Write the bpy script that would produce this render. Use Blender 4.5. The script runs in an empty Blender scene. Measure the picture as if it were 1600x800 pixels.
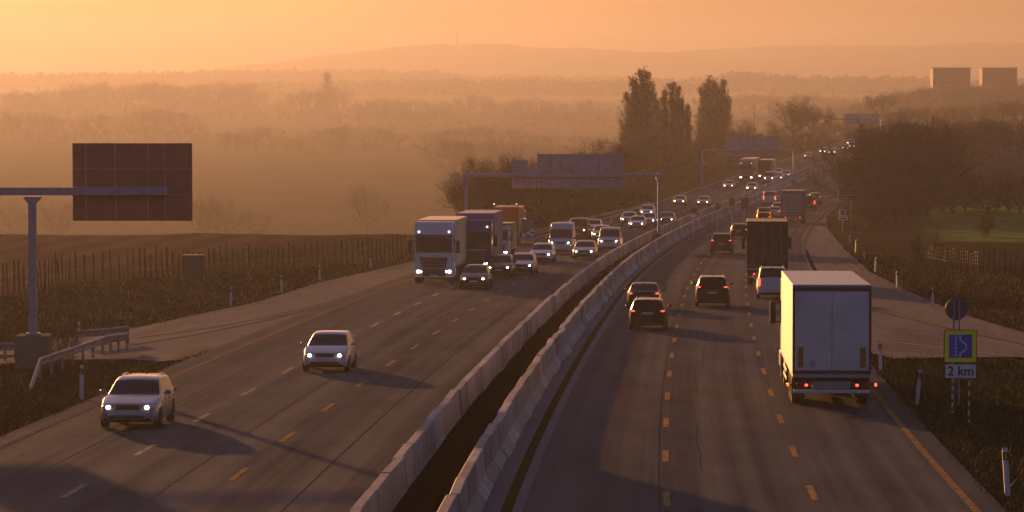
import bpy, math, random
import numpy as np
from mathutils import Vector, Matrix
S = bpy.context.scene
COL = S.collection
R = math.radians
rng = random.Random(7)

# ------------------------------------------------------------------ camera, sky, sun, exposure
FPX, HORIZON = 5560.0, 107.0
CZ = 24.0
PITCH = math.atan((400 - HORIZON) / FPX)
cam = bpy.data.cameras.new('camera'); camo = bpy.data.objects.new('camera', cam); COL.objects.link(camo)
cam.sensor_width = 36.0; cam.lens = 36.0 * FPX / 1600.0
cam.clip_start = 1.0; cam.clip_end = 30000.0
camo.location = (0, 0, CZ); camo.rotation_euler = (math.pi / 2 - PITCH, 0, 0)
S.camera = camo

SUN_AZ, SUN_EL = 18.0, 5.8          # degrees to the left of the view axis, above the horizon
w = bpy.data.worlds.new('World'); S.world = w; w.use_nodes = True
nt = w.node_tree; bg = nt.nodes['Background']
sky = nt.nodes.new('ShaderNodeTexSky'); sky.sky_type = 'NISHITA'; sky.sun_disc = False
sky.sun_elevation = R(SUN_EL); sky.sun_rotation = R(-SUN_AZ)
sky.altitude = 100; sky.air_density = 1.3; sky.dust_density = 4.0; sky.ozone_density = 1.6
tint = nt.nodes.new('ShaderNodeMix'); tint.data_type = 'RGBA'; tint.blend_type = 'MULTIPLY'
tint.inputs[0].default_value = 1.0; tint.inputs[7].default_value = (.86, .76, 1.26, 1)
nt.links.new(sky.outputs[0], tint.inputs[6]); tcw = nt.nodes.new('ShaderNodeTexCoord'); mpw = nt.nodes.new('ShaderNodeMapping'); mpw.inputs['Scale'].default_value = (5, 5, 70); mpw.inputs['Rotation'].default_value = (0, R(3), 0)
nzw = nt.nodes.new('ShaderNodeTexNoise'); nzw.inputs['Scale'].default_value = 1.6; nzw.inputs['Detail'].default_value = 5
rw = nt.nodes.new('ShaderNodeMapRange'); rw.inputs[1].default_value = .3; rw.inputs[2].default_value = .7; rw.inputs[3].default_value = .72; rw.inputs[4].default_value = 1.2
nt.links.new(tcw.outputs['Generated'], mpw.inputs[0]); nt.links.new(mpw.outputs[0], nzw.inputs['Vector']); nt.links.new(nzw.outputs[0], rw.inputs[0])
cl = nt.nodes.new('ShaderNodeVectorMath'); cl.operation = 'SCALE'; nt.links.new(tint.outputs[2], cl.inputs[0]); nt.links.new(rw.outputs[0], cl.inputs['Scale'])
nt.links.new(cl.outputs[0], bg.inputs[0])
bg.inputs[1].default_value = 0.066
sl = bpy.data.lights.new('sun', 'SUN'); so = bpy.data.objects.new('sun', sl); COL.objects.link(so)
sl.energy = 5.0; sl.color = (1.0, 0.47, 0.14); sl.angle = R(0.6)
SUND = Vector((-math.sin(R(SUN_AZ)) * math.cos(R(SUN_EL)), math.cos(R(SUN_AZ)) * math.cos(R(SUN_EL)), math.sin(R(SUN_EL))))
so.rotation_euler = SUND.to_track_quat('Z', 'Y').to_euler(); so.location = (-300, 600, 200)
S.view_settings.view_transform = 'Standard'; S.view_settings.look = 'None'
S.view_settings.gamma = 1.0; S.view_settings.use_curve_mapping = False
S.view_settings.exposure = 1.14
S.cycles.volume_bounces = 0; S.cycles.max_bounces = 5; S.cycles.diffuse_bounces = 2; S.cycles.glossy_bounces = 2
S.cycles.use_denoising = True
S.cycles.sample_clamp_indirect = 4.0

# ------------------------------------------------------------------ geometry of the place
HY = np.array([0, 50, 100, 150, 200, 250, 300, 350, 400, 450, 500, 560, 632, 800, 1000, 1500, 3000, 9000], float)
HH = np.array([8.3, 9.47, 10.65, 11.82, 13.0, 14.17, 15.33, 16.45, 17.5, 18.4, 19.12, 19.7, 20.1, 20.6, 21.0, 22, 29, 44], float)
FY = np.array([0, 60, 82, 103, 127, 143, 162, 200, 240, 281, 322, 371, 418, 460, 565, 626, 715, 802, 900], float)
FX = np.array([-3.2, -1.65, -.9, -.05, 1.15, 2.05, 3.15, 5.2, 7.8, 10.9, 14.4, 19.0, 23.9, 28.6, 41.6, 50.0, 62.8, 75.7, 90.5], float)
def pchip(xs, ys):
    n = len(xs); h = np.diff(xs); d = np.diff(ys) / h; m = np.zeros(n)
    m[0], m[-1] = d[0], d[-1]
    for i in range(1, n - 1):
        m[i] = 0 if d[i-1] * d[i] <= 0 else (h[i-1] + h[i]) / (h[i-1] / d[i-1] + h[i] / d[i])
    def f(x):
        x = float(x)
        if x >= xs[-1]: return float(ys[-1] + m[-1] * (x - xs[-1]))
        if x <= xs[0]: return float(ys[0] + m[0] * (x - xs[0]))
        i = int(np.searchsorted(xs, x) - 1); i = max(0, min(n - 2, i))
        t = (x - xs[i]) / h[i]
        return float((1 + 2*t) * (1-t)**2 * ys[i] + t * (1-t)**2 * h[i] * m[i] + t*t * (3-2*t) * ys[i+1] + t*t * (t-1) * h[i] * m[i+1])
    return f
_h = pchip(HY, HH)
# smooth the traced centre line a little
_yy = np.arange(0, 901, 10.0); _f0 = pchip(FY, FX); _xx = np.array([_f0(y) for y in _yy])
for _ in range(25): _xx[1:-1] = .5 * _xx[1:-1] + .25 * (_xx[:-2] + _xx[2:])
F = pchip(_yy, _xx)
def RZ(y): return CZ - _h(y)
def dF(y): return (F(y + 2) - F(y - 2)) / 4
def dR(y): return (RZ(y + 2) - RZ(y - 2)) / 4
def ss(a, b, x):
    t = min(1, max(0, (x - a) / (b - a))); return t * t * (3 - 2 * t)
VALLEY = CZ - 44.0
def _n(x, y): return math.sin(x * .31 + 1.3) * math.sin(y * .23 + .4) + .5 * math.sin(x * .83 + y * .57)
def gz(x, y):
    """height of the ground sheet (just under the road where there is road)"""
    o = x - F(y)
    z = RZ(y) - .07
    if o < -20:
        z += .35 * ss(-23, -32, o) * ss(420, 350, y)
    d = ss(-21, -38, o) * ss(342, 500, y)
    z = z + (VALLEY - z) * d
    if d < .98 and (o < -23 or o > 26): z += .10 * _n(x, y) * (1 - d)
    e = ss(13, 17, o) * ss(142, 134, y)
    z -= .25 * e
    return z
ca, sa = math.cos(PITCH), math.sin(PITCH)
def ray(px, py):
    u, v = (px - 800) / FPX, (400 - py) / FPX
    return Vector((u, ca + v * sa, -sa + v * ca))
def road_pt(px, py, lift=0.0):
    """point of the road level under a place seen in the photograph (used to measure the layout)"""
    d = ray(px, py); lo, hi = 20.0, 3000.0
    for _ in range(60):
        m = (lo + hi) / 2
        if CZ + d.z * m / d.y > RZ(m) + lift: lo = m
        else: hi = m
    return Vector((d.x * lo / d.y, lo, RZ(lo) + lift))
def at_depth(px, py, Y):
    d = ray(px, py); t = Y / d.y; return Vector((d.x * t, Y, CZ + d.z * t))
def ro(o, y, lift=0.0): return Vector((F(y) + o * math.sqrt(1 + dF(y) ** 2), y, RZ(y) + lift))

# ------------------------------------------------------------------ materials
def lin(c):
    c = c / 255.0
    return c / 12.92 if c <= .04045 else ((c + .055) / 1.055) ** 2.4
_m = {}
def mat(name, col, rough=.6, metal=0.0, noise=0.0, scale=3.0, spec=.35, emit=None, estr=0.0, coat=0.0):
    if name in _m: return _m[name]
    m = bpy.data.materials.new(name); m.use_nodes = True; n = m.node_tree; b = n.nodes['Principled BSDF']
    b.inputs['Base Color'].default_value = (*col, 1); b.inputs['Roughness'].default_value = rough
    b.inputs['Metallic'].default_value = metal; b.inputs['Specular IOR Level'].default_value = spec
    b.inputs['Coat Weight'].default_value = coat
    if emit: b.inputs['Emission Color'].default_value = (*emit, 1); b.inputs['Emission Strength'].default_value = estr
    if noise:
        tc = n.nodes.new('ShaderNodeTexCoord'); nz = n.nodes.new('ShaderNodeTexNoise')
        nz.inputs['Scale'].default_value = scale; nz.inputs['Detail'].default_value = 5
        n.links.new(tc.outputs['Object'], nz.inputs['Vector'])
        r = n.nodes.new('ShaderNodeMapRange'); r.inputs[1].default_value = .3; r.inputs[2].default_value = .7
        r.inputs[3].default_value = 1 - noise; r.inputs[4].default_value = 1 + noise
        n.links.new(nz.outputs[0], r.inputs[0])
        x = n.nodes.new('ShaderNodeVectorMath'); x.operation = 'SCALE'; x.inputs[0].default_value = col
        n.links.new(r.outputs[0], x.inputs['Scale']); n.links.new(x.outputs[0], b.inputs['Base Color'])
    _m[name] = m; return m

# ------------------------------------------------------------------ mesh helpers
class MB:
    def __init__(s): s.v = []; s.f = []
    def quad(s, a, b, c, d):
        i = len(s.v); s.v += [tuple(a), tuple(b), tuple(c), tuple(d)]; s.f.append((i, i+1, i+2, i+3)); return s
    def tri(s, a, b, c):
        i = len(s.v); s.v += [tuple(a), tuple(b), tuple(c)]; s.f.append((i, i+1, i+2)); return s
    def box(s, x0, x1, y0, y1, z0, z1, c=.02):
        """chamfered box"""
        c = min(c, (x1-x0)*.45, (y1-y0)*.45, (z1-z0)*.45)
        idx = {}
        X, Y, Z = (x0, x1), (y0, y1), (z0, z1)
        for i in (0, 1):
            for j in (0, 1):
                for k in (0, 1):
                    p = [X[i], Y[j], Z[k]]; q = [(1 if t == 0 else -1) * c for t in (i, j, k)]
                    for ax in range(3):
                        r = [p[n] + (q[n] if n != ax else 0) for n in range(3)]
                        idx[i, j, k, ax] = len(s.v); s.v.append(tuple(r))
        g = lambda i, j, k, a: idx[i, j, k, a]
        for i in (0, 1): s.f.append([g(i,0,0,0), g(i,1,0,0), g(i,1,1,0), g(i,0,1,0)][::(1 if i else -1)])
        for j in (0, 1): s.f.append([g(0,j,0,1), g(0,j,1,1), g(1,j,1,1), g(1,j,0,1)][::(1 if j else -1)])
        for k in (0, 1): s.f.append([g(0,0,k,2), g(1,0,k,2), g(1,1,k,2), g(0,1,k,2)][::(1 if k else -1)])
        for i in (0, 1):
            for j in (0, 1): s.f.append((g(i,j,0,0), g(i,j,1,0), g(i,j,1,1), g(i,j,0,1)))
            for k in (0, 1): s.f.append((g(i,0,k,0), g(i,1,k,0), g(i,1,k,2), g(i,0,k,2)))
        for j in (0, 1):
            for k in (0, 1): s.f.append((g(0,j,k,1), g(1,j,k,1), g(1,j,k,2), g(0,j,k,2)))
        for i in (0, 1):
            for j in (0, 1):
                for k in (0, 1): s.f.append((g(i,j,k,0), g(i,j,k,1), g(i,j,k,2)))
        return s
    def loft(s, rings, cap0=True, cap1=True, closed=True):
        n = len(rings[0]); b = len(s.v)
        for r in rings: s.v += [tuple(p) for p in r]
        for i in range(len(rings) - 1):
            for j in range(n if closed else n - 1):
                k = (j + 1) % n
                s.f.append((b + i*n + j, b + i*n + k, b + (i+1)*n + k, b + (i+1)*n + j))
        if cap0: s.f.append(tuple(b + j for j in range(n))[::-1])
        if cap1: s.f.append(tuple(b + (len(rings)-1)*n + j for j in range(n)))
        return s
    def tube(s, p0, p1, r0, r1=None, n=8, cap=True):
        p0, p1 = Vector(p0), Vector(p1); r1 = r0 if r1 is None else r1
        d = (p1 - p0).normalized(); a = d.orthogonal().normalized(); b = d.cross(a)
        ring = lambda p, r: [p + a * (r * math.cos(2*math.pi*k/n)) + b * (r * math.sin(2*math.pi*k/n)) for k in range(n)]
        return s.loft([ring(p0, r0), ring(p1, r1)], cap, cap)
    def path(s, pts, r, n=6):
        for a, b in zip(pts[:-1], pts[1:]): s.tube(a, b, r, r, n)
        return s
    def ell(s, c, rx, ry, rz, nu=10, nv=6):
        b = len(s.v); c = Vector(c)
        for i in range(nv + 1):
            t = math.pi * i / nv
            for j in range(nu):
                p = 2 * math.pi * j / nu
                s.v.append((c.x + rx*math.sin(t)*math.cos(p), c.y + ry*math.sin(t)*math.sin(p), c.z + rz*math.cos(t)))
        for i in range(nv):
            for j in range(nu):
                k = (j + 1) % nu
                s.f.append((b+i*nu+j, b+(i+1)*nu+j, b+(i+1)*nu+k, b+i*nu+k))
        return s
    def lathe(s, prof, axis='x', c=(0, 0, 0), n=20):
        """closed profile [(along axis, radius)] turned round the axis"""
        rings = []
        for k in range(n):
            t = 2*math.pi*k/n
            if axis == 'x': rings.append([(c[0]+a, c[1]+r*math.cos(t), c[2]+r*math.sin(t)) for a, r in prof])
            else: rings.append([(c[0]+r*math.cos(t), c[1]+r*math.sin(t), c[2]+a) for a, r in prof])
        b = len(s.v); m = len(prof)
        for r in rings: s.v += r
        for k in range(n):
            q = (k+1) % n
            for j in range(m - 1): s.f.append((b+k*m+j, b+q*m+j, b+q*m+j+1, b+k*m+j+1))
        return s
    def mesh(s, name, m, smooth=False):
        me = bpy.data.meshes.new(name); me.from_pydata(s.v, [], [tuple(f) for f in s.f])
        if m: me.materials.append(m)
        if smooth: me.polygons.foreach_set('use_smooth', [True] * len(me.polygons))
        me.update(); return me
    def obj(s, name, m, parent=None, smooth=False, label=None):
        o = bpy.data.objects.new(name, s.mesh(name, m, smooth)); COL.objects.link(o)
        if parent: o.parent = parent; KIDS.setdefault(parent.name, []).append(o)
        if label: o['label'] = label
        return o
KIDS = {}
def fixn(me):
    import bmesh
    b = bmesh.new(); b.from_mesh(me); bmesh.ops.remove_doubles(b, verts=b.verts, dist=1e-5); bmesh.ops.recalc_face_normals(b, faces=b.faces); b.to_mesh(me); b.free()
def tag(o, label=None, cat=None, group=None, kind=None):
    if label: o['label'] = label
    if cat: o['category'] = cat
    if group: o['group'] = group
    if kind: o['kind'] = kind
    return o
def thing(name, label, cat, loc=(0, 0, 0), rot=(0, 0, 0), group=None):
    o = bpy.data.objects.new(name, None); COL.objects.link(o); o.empty_display_size = .3
    o.location = loc; o.rotation_euler = rot
    return tag(o, label, cat, group)
def copy_tree(o, parent=None):
    c = o.copy(); COL.objects.link(c)
    if parent: c.parent = parent; KIDS.setdefault(parent.name, []).append(c)
    for ch in list(KIDS.get(o.name, [])): copy_tree(ch, c)
    return c
def structure(o): o['kind'] = 'structure'; return o

# ================================================================== the setting
def node_mat(name):
    m = bpy.data.materials.new(name); m.use_nodes = True; n = m.node_tree
    return m, n, n.nodes['Principled BSDF'], n.links.new
def nnoise(n, vec, scale, detail=5, rough=.55):
    z = n.nodes.new('ShaderNodeTexNoise'); z.inputs['Scale'].default_value = scale; z.inputs['Detail'].default_value = detail
    z.inputs['Roughness'].default_value = rough
    if vec is not None: n.links.new(vec, z.inputs['Vector'])
    return z.outputs[0]
def nramp(n, fac, stops):
    r = n.nodes.new('ShaderNodeValToRGB'); e = r.color_ramp.elements
    while len(e) < len(stops): e.new(.5)
    for q, (p, c) in zip(e, stops): q.position = p; q.color = (*c, 1)
    n.links.new(fac, r.inputs[0]); return r.outputs[0]
def nmix(n, fac, a, b, blend='MIX'):
    x = n.nodes.new('ShaderNodeMix'); x.data_type = 'RGBA'; x.blend_type = blend
    for v, i in ((fac, 0), (a, 6), (b, 7)):
        if isinstance(v, (int, float)): x.inputs[i].default_value = v
        elif isinstance(v, tuple): x.inputs[i].default_value = (*v, 1)
        else: n.links.new(v, x.inputs[i])
    return x.outputs[2]
def nscale(n, vec, s):
    x = n.nodes.new('ShaderNodeVectorMath'); x.operation = 'MULTIPLY'; x.inputs[1].default_value = s
    n.links.new(vec, x.inputs[0]); return x.outputs[0]
def nbump(n, b, h, strength, dist):
    x = n.nodes.new('ShaderNodeBump'); x.inputs['Strength'].default_value = strength; x.inputs['Distance'].default_value = dist
    n.links.new(h, x.inputs['Height']); n.links.new(x.outputs[0], b.inputs['Normal'])

# ---- ground: one sheet to the horizon; the colour attribute says which cover grows where
def ground_material():
    m, n, b, L = node_mat('ground')
    geo = n.nodes.new('ShaderNodeNewGeometry'); P = geo.outputs['Position']
    at = n.nodes.new('ShaderNodeAttribute'); at.attribute_name = 'cover'
    sep = n.nodes.new('ShaderNodeSeparateColor'); L(at.outputs['Color'], sep.inputs[0])
    fine = nnoise(n, P, 1.3, 8, .7); mid = nnoise(n, P, .12, 6, .6); far = nnoise(n, nscale(n, P, (1, .5, 0)), .004, 4)
    verge = nmix(n, nramp(n, mid, [(.38, (0, 0, 0)), (.62, (1, 1, 1))]), nramp(n, fine, [(.3, (.022, .021, .009)), (.7, (.046, .038, .016))]),
                 nramp(n, fine, [(.3, (.030, .021, .010)), (.72, (.080, .055, .027))]))
    furrow = n.nodes.new('ShaderNodeTexWave'); furrow.inputs['Scale'].default_value = .35; furrow.inputs['Distortion'].default_value = 1.5
    L(nscale(n, P, (.2, 1, 0)), furrow.inputs['Vector'])
    plough = nmix(n, .35, nramp(n, fine, [(.3, (.055, .032, .021)), (.75, (.13, .078, .048))]), nramp(n, furrow.outputs[0], [(0, (.05, .030, .021)), (1, (.13, .08, .05))]))
    crop = nramp(n, nnoise(n, nscale(n, P, (1, .25, 0)), .5, 5), [(.3, (.085, .13, .028)), (.7, (.15, .20, .048))])
    plain = nramp(n, far, [(.36, (.028, .024, .014)), (.46, (.045, .032, .020)), (.54, (.035, .036, .016)), (.62, (.060, .044, .028))])
    c = nmix(n, sep.outputs[0], plain, plough); c = nmix(n, sep.outputs[1], c, crop); c = nmix(n, sep.outputs[2], c, verge)
    L(c, b.inputs['Base Color']); b.inputs['Roughness'].default_value = 1.0; b.inputs['Specular IOR Level'].default_value = 0.0
    nbump(n, b, fine, .8, .12); return m
ys = list(np.arange(30, 560, 3.0)) + list(np.arange(560, 1200, 12.0)) + list(np.arange(1200, 2400, 60.0)) + list(np.linspace(2400, 10600, 50))
os_ = sorted(set([-6000, -4200, -3000, -2000, -1300, -900, -600, -420, -300, -220, -160, -120, -90, -70] + [round(v, 2) for v in np.arange(-60, -13, 1.6)] + [-9, -2, 4, 10] +
             [round(v, 2) for v in np.arange(13, 60, 1.7)] + [70, 90, 120, 160, 220, 300, 420, 600, 900, 1300, 2000, 3000, 4200, 6000]))
gv, gf, gc = [], [], []
for y in ys:
    fy = F(y)
    for o in os_:
        x = fy + o; gv.append((x, y, gz(x, y)))
        near = ss(480, 400, y)
        verge = near * max(ss(-38, -27, o) * ss(-10, -14, o), ss(9, 12, o) * ss(44, 30, o) if y < 330 else ss(9, 12, o) * ss(28, 20, o))
        crop = ss(12, 16, o) * ss(268, 276, y) * ss(900, 700, y) * (1 - verge)
        plough = ss(-24, -30, o) * ss(420, 380, y) * (1 - verge)
        gc.append((plough, crop, verge, 1))
no = len(os_)
for i in range(len(ys) - 1):
    for j in range(no - 1): gf.append((i*no+j, i*no+j+1, (i+1)*no+j+1, (i+1)*no+j))
gm = MB(); gm.v, gm.f = gv, gf
ground = structure(gm.obj('ground', ground_material(), smooth=True))
ca_ = ground.data.color_attributes.new('cover', 'FLOAT_COLOR', 'POINT')
ca_.data.foreach_set('color', np.array(gc, np.float32).ravel())

# ---- asphalt
def asphalt(name, c0, c1, spec=.050, r0=.58, r1=.72, vary=.5):
    m, n, b, L = node_mat(name)
    uv = n.nodes.new('ShaderNodeUVMap'); uv.uv_map = 'road'; U = uv.outputs[0]
    long_ = nnoise(n, nscale(n, U, (1.1, .006, 0)), 1.0, 4, .6)
    grain = nnoise(n, U, 9.0, 6, .75); blotch = nnoise(n, nscale(n, U, (.5, .12, 0)), 1.0, 5, .6)
    c = nramp(n, long_, [(.5 - .24 * (1 - vary), c0), (.5 + .24 * (1 - vary), c1)])
    c = nmix(n, .55, c, nramp(n, blotch, [(.3, c0), (.7, c1)]))
    c = nmix(n, 1.0, c, nramp(n, grain, [(.25, (.72, .72, .72)), (.8, (1.25, 1.25, 1.25))]), 'MULTIPLY')
    L(c, b.inputs['Base Color'])
    b.inputs['Roughness'].default_value = 1.0; b.inputs['Specular IOR Level'].default_value = 0.0
    gl = n.nodes.new('ShaderNodeBsdfGlossy'); gl.inputs['Color'].default_value = (.9, .9, .9, 1)   # worn, polished stone
    L(nramp(n, long_, [(.3, (r0,) * 3), (.7, (r1,) * 3)]), gl.inputs['Roughness'])
    ms = n.nodes.new('ShaderNodeMixShader'); L(nmix(n, .5, nramp(n, blotch, [(.3, (spec * .7,) * 3), (.7, (spec * 1.3,) * 3)]), nramp(n, long_, [(.38, (spec * (1 - vary),) * 3), (.62, (spec * (1 + vary),) * 3)])), ms.inputs[0])
    L(b.outputs[0], ms.inputs[1]); L(gl.outputs[0], ms.inputs[2]); L(ms.outputs[0], n.nodes['Material Output'].inputs[0])
    nbump(n, b, grain, .35, .012); return m
ASPH = asphalt('asphalt', (.020, .019, .024), (.052, .047, .052))
RAMP = asphalt('ramp_asphalt', (.095, .076, .062), (.165, .130, .105), .05, .6, .75, .12)
def strip(name, m, left, right, lift, nacross=1, jitter=0):
    """ribbon between two lists of points (same length) laid at its own lift; UV = metres across, metres along"""
    mb = MB(); uv = []
    k = nacross + 1; acc = 0
    for i, (a, c) in enumerate(zip(left, right)):
        a, c = Vector(a), Vector(c)
        if i: acc += ((a + c) / 2 - (Vector(left[i-1]) + Vector(right[i-1])) / 2).length
        for j in range(k):
            p = a.lerp(c, j / nacross); mb.v.append((p.x, p.y, RZ(p.y) + lift)); uv.append(((a - c).length * j / nacross, acc))
    for i in range(len(left) - 1):
        for j in range(nacross): mb.f.append((i*k+j, i*k+j+1, (i+1)*k+j+1, (i+1)*k+j))
    o = mb.obj(name, m, smooth=True)
    ul = o.data.uv_layers.new(name='road')
    for p in o.data.polygons:
        for li in p.loop_indices: ul.data[li].uv = uv[o.data.loops[li].vertex_index]
    if o.data.polygons[0].normal.z < 0: o.data.flip_normals()
    return structure(o)
YR = list(np.arange(40, 560, 4.0)) + list(np.arange(560, 1900, 12.0))
def along(o, y0, y1): return [ro(o if not callable(o) else o(y), y) for y in YR if y0 <= y <= y1]
strip('road', ASPH, along(-15.1, 40, 1900), along(12.15, 40, 1900), 0.0, 8)
def resample(pts, step=3.0):
    out = [Vector(pts[0])]
    for a, b in zip(pts[:-1], pts[1:]):
        a, b = Vector(a), Vector(b); n = max(1, int((b - a).length / step))
        out += [a.lerp(b, (k + 1) / n) for k in range(n)]
    return out
def even(pts, n):
    pts = [Vector(p) for p in pts]; d = [0]
    for a, b in zip(pts[:-1], pts[1:]): d.append(d[-1] + (b - a).length)
    out = []
    for k in range(n):
        t = d[-1] * k / (n - 1); i = 0
        while i < len(d) - 2 and d[i+1] < t: i += 1
        out.append(pts[i].lerp(pts[i+1], (t - d[i]) / max(1e-6, d[i+1] - d[i])))
    return out
# side roads, measured from the photograph's edges
RP = lambda *a: [road_pt(x, y) for x, y in a]
l_out = [ro(-15.2, 520), ro(-17.2, 430)] + [ro(-17.6, 330)] + RP((630, 412), (500, 441), (400, 472), (300, 493), (225, 509), (150, 522), (60, 533), (-80, 545), (-260, 552))
l_in = [ro(-14.9, 520), ro(-14.9, 430), ro(-14.9, 330), ro(-14.9, 265), ro(-14.9, 215), ro(-14.8, 180), ro(-14.7, 160), ro(-14.8, 150)] + RP((262, 565), (200, 560), (120, 561), (40, 566), (-80, 572), (-260, 580))
NL = 90
ramp_l = (even(l_out[:4], 40) + even(l_out[3:], NL)[1:], even(l_in[:4], 40) + even(l_in[3:], NL)[1:])
strip('slip_road', RAMP, ramp_l[0], ramp_l[1], -.012, 4)
r_out = [ro(12.1, 520), ro(12.4, 440), ro(13.6, 380)] + RP((1300, 365), (1320, 390), (1360, 425), (1420, 455), (1500, 490), (1600, 519), (1700, 540), (1900, 562))
r_in = [ro(11.9, 520), ro(11.9, 440), ro(11.9, 380), ro(11.9, 330), ro(11.9, 280), ro(11.9, 230), ro(11.9, 180), ro(12.0, 150)] + RP((1395, 560), (1480, 558), (1600, 557), (1700, 568), (1900, 590))
ramp_r = (even(r_out[:3], 30) + even(r_out[2:], NL)[1:], even(r_in[:3], 30) + even(r_in[2:], NL)[1:])
strip('slip_road', RAMP, ramp_r[0], ramp_r[1], -.012, 4)

# ---- median and gutter
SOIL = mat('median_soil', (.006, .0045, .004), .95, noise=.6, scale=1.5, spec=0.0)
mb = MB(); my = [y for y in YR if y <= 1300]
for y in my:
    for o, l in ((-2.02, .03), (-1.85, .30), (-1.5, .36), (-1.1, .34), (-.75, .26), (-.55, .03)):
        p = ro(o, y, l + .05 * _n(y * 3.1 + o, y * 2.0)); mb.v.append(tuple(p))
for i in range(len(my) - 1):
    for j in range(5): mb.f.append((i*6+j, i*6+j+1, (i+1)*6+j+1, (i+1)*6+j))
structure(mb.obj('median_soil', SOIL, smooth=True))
GUT = asphalt('gutter_concrete', (.11, .10, .098), (.17, .155, .15))
strip('gutter', GUT, along(-.02, 40, 900), along(.95, 40, 900), .004, 1)

# ---- painted markings
def paint(name, col, wear=.45):
    m, n, b, L = node_mat(name)
    geo = n.nodes.new('ShaderNodeNewGeometry')
    w_ = nnoise(n, geo.outputs['Position'], 5.0, 6, .8)
    L(nmix(n, nramp(n, w_, [(wear - .12, (0, 0, 0)), (wear + .06, (1, 1, 1))]), (.07, .062, .058), col), b.inputs['Base Color'])
    b.inputs['Roughness'].default_value = .9; b.inputs['Specular IOR Level'].default_value = 0.0; return m
YEL, WHT, OCH = paint('yellow_paint', (.50, .30, .095), .5), paint('white_paint', (.58, .44, .28), .5), paint('ochre_paint', (.075, .045, .012), .3)
EDGE = paint('edge_paint', (.34, .21, .08), .48); OLD = paint('old_white_paint', (.24, .20, .17), .55); TAR = mat('tar', (.018, .017, .019), .9, spec=0.0)
def line(name, m, o, y0, y1, wd=.16, lift=.006):
    return strip(name, m, along(o - wd/2, y0, y1), along(o + wd/2, y0, y1), lift)
def dashes(name, m, o, y0, y1, phase, dash=3.6, period=12.0, wd=.17, lift=.008):
    mb = MB(); y = y0 + phase
    while y < y1:
        a0, a1 = ro(o - wd/2, y, lift), ro(o + wd/2, y, lift); b0, b1 = ro(o - wd/2, y + dash, lift), ro(o + wd/2, y + dash, lift)
        mb.quad(a0, a1, b1, b0); y += period
    return structure(mb.obj(name, m))
dashes('lane_marking', YEL, 4.3, 60, 700, 11.0)
dashes('lane_marking', YEL, 7.85, 60, 700, 12.5)
dashes('lane_marking', YEL, -6.7, 60, 700, 5.5)
dashes('lane_marking', WHT, -10.2, 60, 700, 1.0)
line('edge_marking', EDGE, 11.45, 40, 148, .2); line('edge_marking', EDGE, 11.6, 330, 900, .18)
dashes('edge_marking', OLD, 11.45, 150, 330, 0, 1.5, 3.0, .2)
line('edge_marking', OCH, .58, 40, 900, .26, .012)
line('edge_marking', EDGE, -14.0, 122, 300, .19); line('edge_marking', WHT, -14.0, 300, 900, .2); line('edge_marking', OLD, -14.35, 40, 122, .16)
line('edge_marking', OLD, -2.95, 250, 900, .15)
line('old_lane_line', paint('faint_paint', (.22, .18, .15), .55), -8.05, 80, 150, .06, .004)
line('tar_seam', TAR, -4.6, 40, 300, .03, .004); line('tar_seam', TAR, 4.12, 40, 420, .018, .004); line('tar_seam', TAR, -11.9, 40, 200, .03, .004)
def ribbon(name, m, pts, wd, lift=.008):
    pts = resample(pts, 2.0); L_, R_ = [], []
    for i, p in enumerate(pts):
        d = (pts[min(i+1, len(pts)-1)] - pts[max(i-1, 0)]); d.z = 0; d.normalize(); s = Vector((d.y, -d.x, 0)) * wd / 2
        L_.append(p - s); R_.append(p + s)
    return strip(name, m, L_, R_, lift)
for k in range(5):                                    # wandering sealed cracks in the away carriageway
    y = rng.uniform(85, 200); o = 5.6 + rng.uniform(-.5, .9); pts = []
    for q in range(8): pts.append(ro(o, y)); y += 2.2; o += rng.uniform(-.06, .06)
    ribbon('tar_seam', TAR, pts, .016, .005)
for q in ((650, 497, 672, 486), (672, 486, 705, 488), (705, 488, 684, 499), (684, 499, 650, 497)): ribbon('tar_seam', TAR, RP((q[0], q[1]), (q[2], q[3])), .07, .005)
ribbon('slip_marking', EDGE, RP((1246, 356), (1268, 372), (1288, 396), (1301, 414), (1310, 430)), .2, .0)
ribbon('slip_marking', EDGE, RP((1335, 462), (1364, 477), (1420, 494), (1486, 511), (1600, 537), (1700, 555)), .22, .0)
ribbon('slip_marking', WHT, RP((1340, 526), (1366, 530), (1420, 537), (1476, 544), (1574, 555), (1640, 562)), .16, .0)
ribbon('tar_seam', TAR, RP((1247, 370), (1256, 384), (1263, 400), (1270, 416), (1278, 428)), .28, -.004)
ribbon('tar_seam', TAR, RP((1350, 482), (1420, 498), (1500, 518), (1600, 538)), .10, -.004)
ribbon('slip_marking', OLD, RP((220, 527), (330, 512), (430, 493), (540, 465), (640, 438)), .2, -.002)
ribbon('tar_seam', TAR, RP((200, 540), (300, 524), (420, 500), (520, 474)), .12, -.004)
for k in range(6):                                    # hatched islands where the side roads part
    t = k / 5.0
    ribbon('hatch_marking', EDGE, RP((262 + 30*t, 562 - 3.4*k), (312 + 95*t, 560.5 - 4.2*k)), .28, -.002)
for k in range(8):
    ribbon('hatch_marking', OLD, RP((1372 + 4*k, 545 - 4.6*k), (1480 + 6*k, 553 - 4.2*k)), .28, -.003)

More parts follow.
